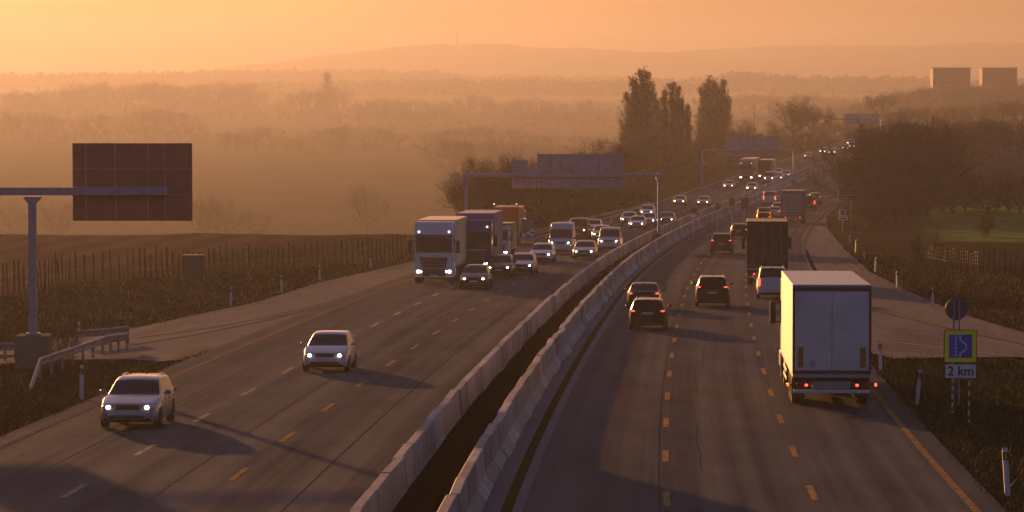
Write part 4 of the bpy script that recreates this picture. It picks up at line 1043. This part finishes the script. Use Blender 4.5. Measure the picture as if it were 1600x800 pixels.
MB().box(-.7, .7, 0, 1.4, .35, .6, .04).obj('trailer_bed', GREYP, at_)
MB().box(-.55, .55, .1, .16, .6, 2.3, .03).obj('arrow_board', mat('grey_board', (.13, .12, .12), .6), at_)
for k, (x, z) in enumerate(((-.35, .8), (.0, 1.0), (.35, 1.25), (.35, .8), (-.35, 1.25))): MB().lathe([(0, .17), (.03, .17)], 'z', (0, 0, 0), 12); 
for x, z in ((-.35, .85), (.05, 1.05), (.38, 1.3), (.38, .85)):
    q = MB(); q.loft([[(x + .17*math.cos(R(30*k)), .03, z + .17*math.sin(R(30*k))) for k in range(12)], [(x + .17*math.cos(R(30*k)), .11, z + .17*math.sin(R(30*k))) for k in range(12)]]); ob = q.obj('lamp', WHITEP, at_); fixn(ob.data)
for sg in (1, -1): wheel(at_, sg * .8, .7, .3, .18, sg)

# ================================================================== trees, bushes, grass
def leafmat(name, c0, c1, trans=.10):
    m, n, b, L = node_mat(name)
    geo = n.nodes.new('ShaderNodeNewGeometry'); oi = n.nodes.new('ShaderNodeObjectInfo')
    v = nnoise(n, geo.outputs['Position'], .8, 3)
    c = nramp(n, v, [(.3, c0), (.7, c1)])
    c = nmix(n, 1.0, c, nramp(n, oi.outputs['Random'], [(0, (.6, .6, .6)), (1, (1.45, 1.35, 1.3))]), 'MULTIPLY')
    L(c, b.inputs['Base Color']); b.inputs['Roughness'].default_value = .8; b.inputs['Specular IOR Level'].default_value = .03
    tr = n.nodes.new('ShaderNodeBsdfTranslucent'); L(c, tr.inputs[0]); mx = n.nodes.new('ShaderNodeMixShader'); mx.inputs[0].default_value = trans
    L(b.outputs[0], mx.inputs[1]); L(tr.outputs[0], mx.inputs[2]); L(mx.outputs[0], n.nodes['Material Output'].inputs[0]); return m
BARK = mat('bark', (.045, .035, .028), .95, noise=.3, scale=4, spec=0.0)
TWIG = mat('twig', (.10, .068, .052), .9, noise=.2, scale=2, spec=0.0)
GTWIG = mat('grey_twig', (.20, .15, .125), .9, noise=.25, scale=.6, spec=0.0)
LEAFM = {'olive': leafmat('olive_leaves', (.045, .036, .018), (.10, .075, .034)), 'rust': leafmat('rust_leaves', (.070, .040, .022), (.13, .075, .040)),
         'poplar': leafmat('poplar_leaves', (.055, .044, .022), (.115, .085, .042)), 'yellow': leafmat('yellow_leaves', (.30, .19, .02), (.45, .28, .03))}
class Tree:
    def __init__(s, seed): s.r = random.Random(seed); s.lim = MB(); s.tw = MB(); s.tips = []
    def limb(s, p, d, L, r, lev, maxlev, spread, nch, up, shrink=.68, twigw=.02):
        q = s.r; n = 3 if lev < maxlev else 2; pts = [p]; dd = d.copy()
        for k in range(n):
            dd = (dd + Vector((q.gauss(0, .13), q.gauss(0, .13), q.gauss(0, .10) + up * .10))).normalized(); pts.append(pts[-1] + dd * L / n)
        for k in range(n):
            r0, r1 = r * (1 - .5 * k / n), r * (1 - .5 * (k + 1) / n)
            if lev <= 1: s.lim.tube(pts[k], pts[k+1], r0, r1, 5, False)
            else:
                a = (pts[k+1] - pts[k]).cross(Vector((q.gauss(0, 1), q.gauss(0, 1), q.gauss(0, 1)))).normalized(); w0, w1 = max(r0, twigw), max(r1, twigw * .6)
                s.tw.quad(pts[k] - a*w0, pts[k] + a*w0, pts[k+1] + a*w1, pts[k+1] - a*w1)
        s.tips.append(pts[-1]); 
        if lev >= maxlev: return
        for c in range(nch[lev]):
            t = q.uniform(.35, 1.0) if c else 1.0; i = min(n - 1, int(t * n)); bp = pts[i].lerp(pts[i+1], t * n - i)
            axis = Vector((q.gauss(0, 1), q.gauss(0, 1), q.gauss(0, .6))).normalized()
            nd = (dd + axis * spread * q.uniform(.6, 1.25) + Vector((0, 0, up * .22))).normalized()
            s.limb(bp, nd, L * shrink * q.uniform(.75, 1.15), r * .55, lev + 1, maxlev, spread, nch, up, shrink, twigw)
    def leaves(s, n, size, spread, mb=None):
        mb = mb or s.tw; q = s.r
        P_ = np.array([tuple(t) for t in s.tips]); c_ = P_.mean(0); d_ = (((P_ - c_) / (P_.std(0) + 1e-6)) ** 2).sum(1); lim_ = np.percentile(d_, 93)
        s.tips = [t for t, d in zip(s.tips, d_) if d <= lim_]
        for k in range(n):
            c = q.choice(s.tips) + Vector((q.uniform(-1.5, 1.5), q.uniform(-1.5, 1.5), q.uniform(-1.2, 1.2))) * spread
            a = Vector((q.gauss(0, 1), q.gauss(0, 1), q.gauss(0, 1))).normalized(); b = a.orthogonal().normalized() * size * q.uniform(.6, 1.3); a = a * size * q.uniform(.5, 1.1)
            mb.quad(c - a, c - b * .6, c + a, c + b * .6)
def finish(T, name, twm, leafm=None, leafmb=None):
    o = thing(name, 'x', 'tree')
    if T.lim.v: T.lim.obj('trunk', BARK, o, True)
    if leafmb is not None: leafmb.obj('crown', leafm, o); T.tw.obj('twigs', twm, o)
    else: T.tw.obj('crown', twm, o)
    allz = [v[2] for v in T.tw.v]; o['h'] = max(allz); o.location = (0, -500, 0); return o
def make_leafy(seed, col='olive', H=11, n=8200, size=.12, spread=.36, sp=.66, name='broadleaf_tree'):
    T = Tree(seed); q = T.r; p = Vector((0, 0, -.3)); T.lim.tube(p, (q.gauss(0, .1), q.gauss(0, .1), H*.28), H*.024, H*.018, 7, False)
    for k in range(10):
        a = k * 2.4 + q.uniform(-.3, .3); e = q.uniform(-.05, .5) if k % 2 else q.uniform(.7, 1.8)
        T.limb(Vector((0, 0, H * (q.uniform(.06, .18) if k % 2 else q.uniform(.16, .32)))), Vector((math.cos(a), math.sin(a), e)).normalized(), H * (q.uniform(.16, .24) if k % 2 else q.uniform(.24, .36)), H*.011, 0, 3, sp, (4, 4, 3), .4)
    lm = MB(); T.leaves(n, size, spread, lm); return finish(T, name, TWIG, LEAFM[col], lm)
def make_bare(seed, H=9, name='bare_tree', sp=.5, stems=7, nch=(5, 5, 4), up=.5, low=.22, leafn=2600, tw=None):
    T = Tree(seed); q = T.r; T.lim.tube((0, 0, -.3), (0, 0, H*low), H*.02, H*.016, 6, False)
    for k in range(stems):
        a = k * 2.4 + q.uniform(-.4, .4); e = q.uniform(.25, 1.7)
        T.limb(Vector((0, 0, H * q.uniform(low*.2, low))), Vector((math.cos(a), math.sin(a), e)).normalized(), H * q.uniform(.3, .4), H*.008, 0, 3, sp, nch, up, .66, .016)
    if not leafn: return finish(T, name, tw or TWIG)
    lm = MB(); T.leaves(leafn, .07, .22, lm); return finish(T, name, TWIG, LEAFM['rust'], lm)
def make_poplar(seed, H=21):
    T = Tree(seed); q = T.r; T.lim.tube((0, 0, -.5), (0, 0, H*.82), H*.018, H*.004, 7, False)
    for k in range(60):
        z = H * (.04 + .86 * (k / 60)); a = k * 2.4 + q.uniform(-.5, .5); env = .25 + .75 * (1 - z / H) ** .8
        T.limb(Vector((0, 0, z)), Vector((math.cos(a) * .30, math.sin(a) * .30, 1)).normalized(), H * .19 * env * q.uniform(.55, 1.25), H*.004, 1, 3, .26, (0, 4, 3), 1.0, .60, .02)
    lm = MB(); T.leaves(6200, .135, .20, lm); return finish(T, 'poplar_tree', TWIG, LEAFM['poplar'], lm)
def make_bush(seed, H=3, col=None, n=1800, name='shrub', sp=.6):
    T = Tree(seed); q = T.r
    for k in range(12):
        a = k * 2.4 + q.uniform(-.4, .4); e = q.uniform(.35, 2.0)
        T.limb(Vector((q.gauss(0, .1*H), q.gauss(0, .1*H), -.1)), Vector((math.cos(a), math.sin(a), e)).normalized(), H * q.uniform(.42, .58), H*.010, 0, 2, sp, (6, 6), .7, .62, .014)
    if col: lm = MB(); T.leaves(n, .035 * H + .03, .10 * H, lm); return finish(T, name, TWIG, LEAFM[col], lm)
    return finish(T, name, TWIG)
protoT = {'leafy': [make_leafy(3), make_leafy(8, 'olive', 11, 8600, .12, .38, .72), make_leafy(15, 'rust', 11, 7800, .12, .34, .6)],
          'sparse': [make_leafy(21, 'rust', 11, 4500, .10, .34, .58, name='thin_tree'), make_leafy(27, 'olive', 11, 5200, .10, .36, .62, name='thin_tree')],
          'bare': [make_bare(31, stems=11, low=.16), make_bare(35, 9, sp=.62, stems=11, low=.14)], 'domed': [make_bare(41, 9, 'domed_tree', .5, 24, (5, 5, 4), .45, .16, 15000)],
          'poplar': [make_poplar(51), make_poplar(57)], 'shrub': [make_bush(61, 3, 'olive'), make_bush(65, 3, 'rust')], 'grey': [make_bare(91, 9, 'bare_tree', .55, 12, (5, 5, 4), .45, .12, 0, GTWIG), make_bare(95, 9, 'bare_tree', .62, 12, (5, 5, 4), .4, .12, 0, GTWIG)], 'twiggy': [make_bush(71, 3)], 'yellow': [make_bush(81, 3, 'yellow', 1500)]}
usedT = {}
def tree(kind, px, top, Y, label, group=None, wide=1.0, zb=None, cat=None):
    x = at_depth(px, 400, Y).x; zt = at_depth(800, top, Y).z; z = gz(x, Y) if zb is None else zb
    k = rng.randrange(len(protoT[kind])); pr = protoT[kind][k]
    h0 = pr['h']
    if (kind, k) not in usedT: usedT[kind, k] = 1; o = pr
    else: o = copy_tree(pr)
    s = (zt - z) / h0; o.scale = (s * wide * rng.uniform(.92, 1.1), s * wide * rng.uniform(.92, 1.1), s); o.location = (x, Y, z - .1); o.rotation_euler = (0, 0, rng.uniform(0, 6.28))
    tag(o, label, cat or ('shrub' if kind in ('shrub', 'twiggy', 'yellow') else 'tree'), group); return o
# named single trees
tree('domed', 782, 227, 376, 'large domed bare tree behind the stepped sign backs of the portal gantry', wide=1.0)
tree('domed', 742, 252, 385, 'smaller domed bare tree at the edge of the large domed tree', wide=.95)
tree('domed', 826, 240, 392, 'domed bare tree behind the biggest sign back of the portal gantry', wide=.9)
tree('bare', 574, 284, 960, 'lone bare bushy tree in the open misty field', wide=1.1)
tree('bare', 345, 299, 900, 'bare twiggy tree beside the dark sign back of the T-shaped gantry', wide=1.0)
tree('bare', 322, 306, 910, 'bare twiggy tree partly behind the edge of the dark sign back', wide=.9)
tree('sparse', 408, 320, 920, 'low thin tree to the side of the bare twiggy pair in the misty field', wide=1.1)
tree('bare', 90, 308, 890, 'thin hazy tree next to the gantry post', wide=.9); tree('sparse', 20, 312, 890, 'hazy thin tree under the gantry beam by the frame edge')
tree('poplar', 1003, 104, 640, 'tallest poplar with a pointed crown in the pair beside the road', wide=1.15)
tree('poplar', 984, 140, 650, 'shorter poplar on the outer flank of the tallest poplar', wide=1.0)
tree('poplar', 1049, 125, 655, 'blunt poplar between the tallest poplar and the lone broad one', wide=1.1)
tree('poplar', 1066, 150, 650, 'lowest poplar leaning out of the poplar pair', wide=1.1)
tree('poplar', 1108, 119, 800, 'broad poplar with a split crown standing clear of the pair', wide=1.1)
tree('poplar', 1128, 121, 805, 'second stem of the broad split poplar', wide=1.0)
for px, t, Y in ((993, 118, 642), (1014, 121, 648), (1026, 148, 652), (1038, 136, 650), (1058, 131, 656), (1074, 160, 652), (1099, 131, 802), (1118, 124, 798), (1135, 146, 806)):
    tree('poplar', px, t, Y, 'secondary poplar spire crowding round the tallest poplars', 'poplar spires', 1.0)
tree('bare', 1153, 180, 790, 'bare twiggy tree at the foot of the broad split poplar')
tree('leafy', 1240, 142, 900, 'big rounded tree between the poplars and the farthest gantry', wide=1.15)
tree('leafy', 1264, 162, 920, 'lower shoulder tree of the big rounded tree', wide=1.2)
tree('leafy', 1375, 144, 1350, 'round crowned hazy tree above the farthest gantry sign', wide=1.2)
tree('shrub', 1540, 329, 348, 'small dark bush standing alone in the green field', wide=.55)
tree('yellow', 1352, 350, 392, 'bright yellow leaved bush at the foot of the dark roadside trees', wide=.75)
tree('twiggy', 1448, 346, 262, 'grey twiggy shrub at the end of the paling fence', wide=.65)
tree('twiggy', 1592, 396, 246, 'dark bare branches at the paling fence by the frame edge', wide=1.2)
tree('twiggy', 95, 488, 141, 'low twiggy bush behind the concrete gantry block', wide=.8)
tree('shrub', 200, 500, 168, 'low weedy bush on the verge between guardrail and slip road', wide=.5) if False else None
# rows and woods
def spots(x0, x1, step, tops, Y, kinds, label, group, wide=1.15, jy=40, jt=5, gaps=0):
    px = x0
    while px < x1:
        if rng.random() >= gaps:
            t = float(np.interp(px, [a for a, _ in tops], [b for _, b in tops])) + rng.uniform(-jt * .4, jt)
            tree(rng.choice(kinds), px, t, Y + rng.uniform(-jy, jy), label, group, wide * rng.uniform(.85, 1.2))
        px += step * rng.uniform(.7, 1.35)
LK = ['leafy', 'leafy', 'sparse']
for px, t, Y in ((866, 246, 410), (893, 240, 432), (916, 236, 450), (942, 224, 472), (962, 212, 500), (984, 204, 540), (1012, 196, 575), (1036, 202, 600), (1062, 205, 630), (1090, 196, 655), (1112, 200, 690), (1136, 196, 715), (1160, 196, 760), (1180, 206, 790), (1198, 208, 830), (1216, 205, 880), (1232, 206, 930), (1255, 200, 980), (1278, 190, 1040), (1296, 186, 1120), (1312, 184, 1220), (1328, 182, 1320)):
    tree(rng.choice(['leafy', 'leafy', 'sparse']), px, t + rng.uniform(0, 6), Y, 'brown roadside tree in the dense strip between oncoming lanes and poplars', 'trees along the oncoming side', 1.25)
y = 345.0
while y < 1000:
    o_ = rng.uniform(-19.5, -17.2); p = ro(o_, y); px = 800 + p.x / y * FPX; h = rng.uniform(2.0, 4.2)
    tree('shrub', px, HORIZON + (CZ - gz(p.x, y) - h) / y * FPX, y, 'low brown shrub in the thicket along the outer edge of the oncoming lanes', 'shrubs along the oncoming side', 1.2)
    y += rng.uniform(7, 13) * (1 + (y - 345) / 500)
for px, t, Y in ((1368, 205, 425), (1382, 190, 440), (1392, 180, 452), (1412, 180, 460), (1432, 178, 470), (1364, 240, 412), (1380, 232, 416), (1392, 230, 420), (1420, 225, 428), (1360, 275, 404), (1374, 282, 402), (1386, 285, 406), (1412, 280, 410), (1436, 262, 424), (1448, 228, 440), (1362, 305, 396), (1400, 310, 400)):
    tree(rng.choice(['leafy', 'leafy', 'sparse', 'bare']), px, t + rng.uniform(0, 5), Y, 'dark tree in the tall thicket beside the away lanes above the green sign', 'dark trees beside the away lanes', 1.15)
for px, t, Y in ((1378, 196, 436), (1384, 172, 455), (1420, 170, 468), (1446, 186, 462), (1374, 250, 408), (1404, 200, 445), (1376, 250, 412)):
    tree('bare', px, t, Y, 'twiggy bare tree poking out of the dark thicket above the green sign', 'bare trees in the dark thicket', .9)
spots(1455, 1620, 16, [(1455, 262), (1530, 272), (1620, 258)], 460, ['grey', 'grey', 'bare'], 'grey brown tree at the back edge of the green field', 'trees behind the green field', 1.2, 12)
spots(1450, 1620, 17, [(1450, 225), (1530, 235), (1600, 200), (1620, 195)], 540, ['grey', 'sparse', 'grey'], 'brown tree in the second rank behind the green field', 'trees behind the green field', 1.25, 20)
spots(1455, 1625, 20, [(1455, 190), (1500, 178), (1560, 186), (1570, 200), (1600, 182)], 650, LK, 'reddish brown tree in the wood behind the field', 'wood behind the green field', 1.3, 35)
spots(1545, 1630, 16, [(1545, 186), (1630, 178)], 600, LK, 'dark brown tree in the wood at the frame edge', 'wood behind the green field', 1.2, 20)
spots(1400, 1630, 22, [(1400, 172), (1440, 162), (1500, 152), (1540, 158), (1600, 150)], 1150, LK, 'hazy tree in the wide wood below the slab blocks', 'hazy wood below the blocks', 1.3, 90)
spots(1340, 1640, 22, [(1340, 150), (1420, 143), (1450, 129), (1480, 128), (1520, 127), (1560, 130), (1600, 126)], 1850, LK, 'pale hazy tree on the skyline just under the slab blocks', 'hazy wood below the blocks', 1.35, 150)
spots(1425, 1645, 9, [(1425, 136), (1480, 131), (1530, 133), (1600, 129), (1645, 131)], 1920, ['leafy'], 'pale hazy tree in the screen hiding the foot of the slab blocks', 'hazy wood below the blocks', 1.7, 40, 4)
spots(1130, 1345, 19, [(1130, 150), (1200, 140), (1270, 138), (1345, 146)], 2900, LK, 'faint tree in the misty wood behind the big rounded tree', 'misty wood beyond the road', 1.35, 150)
spots(1150, 1340, 17, [(1150, 180), (1200, 172), (1290, 168), (1340, 175)], 2300, LK, 'misty tree in the low belt behind the big rounded tree', 'misty wood beyond the road', 1.3, 90)
# left plain
spots(-30, 320, 19, [(-30, 172), (30, 168), (60, 178), (130, 178), (200, 167), (290, 172), (320, 190)], 2170, LK, 'golden hazy round tree in the nearer mist row across the plain', 'trees in the nearer mist row', 1.15, 70)
spots(335, 950, 21, [(335, 203), (415, 190), (450, 206), (520, 197), (600, 196), (660, 203), (700, 197), (760, 193), (840, 203), (950, 212)], 1890, LK, 'brown hazy round tree in the mist row beyond the open field', 'trees in the brown mist row', 1.25, 60, 6, .12)
spots(690, 980, 20, [(690, 215), (760, 212), (860, 222), (980, 218)], 1490, LK, 'hazy tree in the nearest belt behind the domed trees', 'trees behind the domed trees', 1.3, 60)
spots(-20, 445, 16, [(-20, 134), (60, 136), (130, 124), (200, 128), (300, 130), (330, 124), (400, 130), (445, 152)], 3060, LK, 'pale golden tree in the long misty wood on the rise', 'trees in the misty wood', 1.3, 90)
spots(450, 960, 18, [(450, 146), (480, 135), (505, 128), (530, 138), (560, 148), (650, 146), (700, 148), (740, 142), (800, 156), (830, 146), (880, 152), (960, 160)], 2850, LK, 'pale tree in the ragged misty row at mid plain', 'trees in the ragged misty row', 1.1, 90, 9, .1)
tree('poplar', 512, 112, 2850, 'lone tall pale tree rising over the ragged misty row', wide=1.6)
spots(560, 960, 14, [(560, 165), (960, 172)], 2670, LK, 'small pale tree at the foot of the ragged misty row', 'trees in the ragged misty row', 1.4, 60, 8)
# farthest woods read as one mass each
def wood(px0, px1, tops, Y, depth, n, label, seed):
    q = random.Random(seed); mb = MB(); pr = protoT['leafy'][1]
    for k in range(n):
        px = q.uniform(px0, px1); Yk = Y + q.uniform(-depth, depth); x = at_depth(px, 400, Yk).x
        t = float(np.interp(px, [a for a, _ in tops], [b for _, b in tops])) + q.uniform(-1, 4); zt = at_depth(800, t, Yk).z; zb = gz(x, Yk); h = zt - zb
        if h < 3: continue
        rw = h * q.uniform(.4, .7)
        for j in range(70):
            a = q.uniform(0, 6.28); e = q.uniform(-.2, 1) ; rr = q.uniform(.3, 1)
            c = Vector((x + rw * rr * math.cos(a) * math.sqrt(max(0, 1 - e*e*.8)), Yk + rw * rr * math.sin(a), zb + h * (.5 + .5 * e * rr)))
            s_ = h * q.uniform(.06, .12); u = Vector((q.gauss(0, 1), q.gauss(0, 1), q.gauss(0, 1))).normalized(); v = u.orthogonal() * s_ * q.uniform(.6, 1.2); u = u * s_
            mb.quad(c - u, c - v, c + u, c + v)
    o = mb.obj('distant_wood', LEAFM['olive']); tag(o, label, 'wood', 'distant woods', 'stuff')
wood(-60, 1000, [(-60, 116), (150, 112), (300, 110), (560, 108), (700, 110), (740, 116), (1000, 117)], 5600, 350, 300, 'long faint band of distant woods under the hills', 5)
wood(980, 1680, [(980, 120), (1100, 122), (1150, 111), (1190, 111), (1250, 120), (1400, 118), (1500, 124), (1680, 120)], 4600, 300, 240, 'faint band of distant woods beyond the road', 6)
wood(330, 1000, [(330, 128), (500, 126), (760, 122), (1000, 126)], 4400, 200, 160, 'pale band of woods across the middle of the plain', 9)
# low shed with a pale roof edge half hidden in the wood
xs_ = at_depth(1548, 400, 640).x; zb = gz(xs_, 640); zt = at_depth(800, 234, 640).z
sh = thing('long_shed', 'pale roof edge of a long shed half hidden in the brown wood', 'shed', (xs_, 640 - 12, zb))
MB().box(-2.0, 2.0, 0, 4, 0, zt - zb - .3, .05).obj('shed_wall', mat('shed_wall', (.07, .05, .04), .9, noise=.2), sh); MB().box(-2.1, 2.1, -.2, 4.2, zt - zb - .3, zt - zb + .1, .05).obj('roof', mat('shed_roof', (.35, .28, .24), .7), sh)

# ---- grass on the verges
poly_l = [(p.x, p.y) for p in ramp_l[0]] + [(p.x, p.y) for p in ramp_l[1][::-1]]
poly_r = [(p.x, p.y) for p in ramp_r[0]] + [(p.x, p.y) for p in ramp_r[1][::-1]]
def inside(pts, poly):
    x, y = pts[:, 0], pts[:, 1]; r = np.zeros(len(pts), bool); q = np.array(poly)
    for (x0, y0), (x1, y1) in zip(q, np.roll(q, -1, 0)):
        c = ((y0 > y) != (y1 > y)) & (x < (x1 - x0) * (y - y0) / (y1 - y0 + 1e-12) + x0); r ^= c
    return r
FENL = [gp(-40, 472), gp(50, 456), gp(110, 443), gp(200, 437), gp(330, 428), gp(470, 417), gp(560, 412), gp(640, 404)]; FENR = [gp(1380, 398), gp(1442, 410), gp(1475, 417), gp(1530, 424), gp(1640, 431)]
def grass(n, o0, o1, y0, y1, poly, m, label, seed, hmul=1.0, power=1.0, fen=None):
    r = np.random.RandomState(seed); y = y0 + (y1 - y0) * r.rand(n) ** 1.3; o = o0 + (o1 - o0) * r.rand(n) ** power
    fx = np.interp(y, np.arange(0, 900, 5.), [F(v) for v in np.arange(0, 900, 5.)]); p = np.stack([fx + o, y], 1)
    px = 800 + p[:, 0] / p[:, 1] * FPX; keep = (~inside(p, poly)) & (px > -60) & (px < 1660); p = p[keep]
    if fen: fen = sorted(fen, key=lambda v: v.x); p = p[p[:, 1] < np.interp(p[:, 0], [v.x for v in fen], [v.y for v in fen]) + 1.5 * r.rand(len(p))]
    cl = np.sin(p[:, 0] * .9 + 1.3 * np.sin(p[:, 1] * .35)) + np.sin(p[:, 1] * .55 + p[:, 0] * .3); h = .55 * (.10 + .11 * r.rand(len(p)) ** 2 * 2 + .07 * np.clip(cl, 0, 2)) * hmul
    mb_v, mb_f = [], []
    for i, (x, y_) in enumerate(p):
        z = gz(x, y_) - .02; w_ = .018 + .012 * r.rand() + y_ * .00008; a = r.rand() * 6.28; dx, dy = math.cos(a) * w_, math.sin(a) * w_; lx_, ly = r.normal(0, .35) * h[i], r.normal(0, .35) * h[i]
        b = len(mb_v); mb_v += [(x - dx, y_ - dy, z), (x + dx, y_ + dy, z), (x + lx_, y_ + ly, z + h[i])]; mb_f.append((b, b+1, b+2))
    g_ = MB(); g_.v, g_.f = mb_v, mb_f; o_ = g_.obj('grass', m); tag(o_, label, 'grass', None, 'stuff')
GR = leafmat('verge_grass', (.018, .020, .007), (.040, .036, .012), .06); GRB = leafmat('bank_grass', (.026, .018, .007), (.058, .036, .015), .06)
grass(90000, 12.0, 34, 78, 150, poly_r, GR, 'dark dry grass on the verge around the lay-by sign', 1)
grass(70000, 12.5, 45, 150, 400, poly_r, GRB, 'brown dry grass on the bank beyond the slip road', 2, 1.5, 1.0, FENR)
grass(90000, -14.95, -32, 92, 160, poly_l, GR, 'dark grass around the guardrail and gantry block', 3)
grass(90000, -17, -40, 158, 350, poly_l, GR, 'dark grass on the verge below the field fence', 4, 1.0, 1.0, FENL)
STRAW = leafmat('straw_weeds', (.07, .05, .025), (.15, .10, .045), .1)
grass(900, 12.3, 30, 80, 150, poly_r, STRAW, 'scattered tall straw coloured weeds around the lay-by sign', 11, 2.6)
grass(1800, 13, 45, 165, 330, poly_r, STRAW, 'scattered tall straw coloured weeds on the far bank', 12, 2.8, 1.0, FENR)
grass(900, -14.9, -32, 92, 158, poly_l, STRAW, 'scattered tall straw coloured weeds around the guardrail', 13, 2.6)
grass(2000, -17, -40, 158, 350, poly_l, STRAW, 'scattered tall straw coloured weeds below the field fence', 14, 2.6, 1.0, FENL)
# fallen leaves along the slip road edges
r_ = np.random.RandomState(9); lv = MB()
for k in range(700):
    i = r_.randint(60, len(ramp_l[0]) - 1) if k % 2 else r_.randint(30, len(ramp_r[0]) - 1); q = (ramp_l[0] if k % 2 else ramp_r[0])[i]
    x, y_ = q.x + r_.normal(0, .8), q.y + r_.normal(0, .8); z = max(gz(x, y_) + .09, RZ(y_) + .01); s_ = .05 + .05 * r_.rand(); a = r_.rand() * 6.28
    lv.quad((x + s_*math.cos(a), y_ + s_*math.sin(a), z), (x - s_*math.sin(a), y_ + s_*math.cos(a), z + .04), (x - s_*math.cos(a), y_ - s_*math.sin(a), z), (x + s_*math.sin(a), y_ - s_*math.cos(a), z + .02))
tag(lv.obj('fallen_leaves', mat('dead_leaf', (.22, .15, .05), .8, noise=.4, scale=1)), 'yellow fallen leaves strewn along the slip road edges', 'leaves', None, 'stuff')
for L_ in protoT.values():
    for pr in L_:
        if pr.get('label') == 'x':
            for ch in KIDS.get(pr.name, []): bpy.data.objects.remove(ch)
            bpy.data.objects.remove(pr)
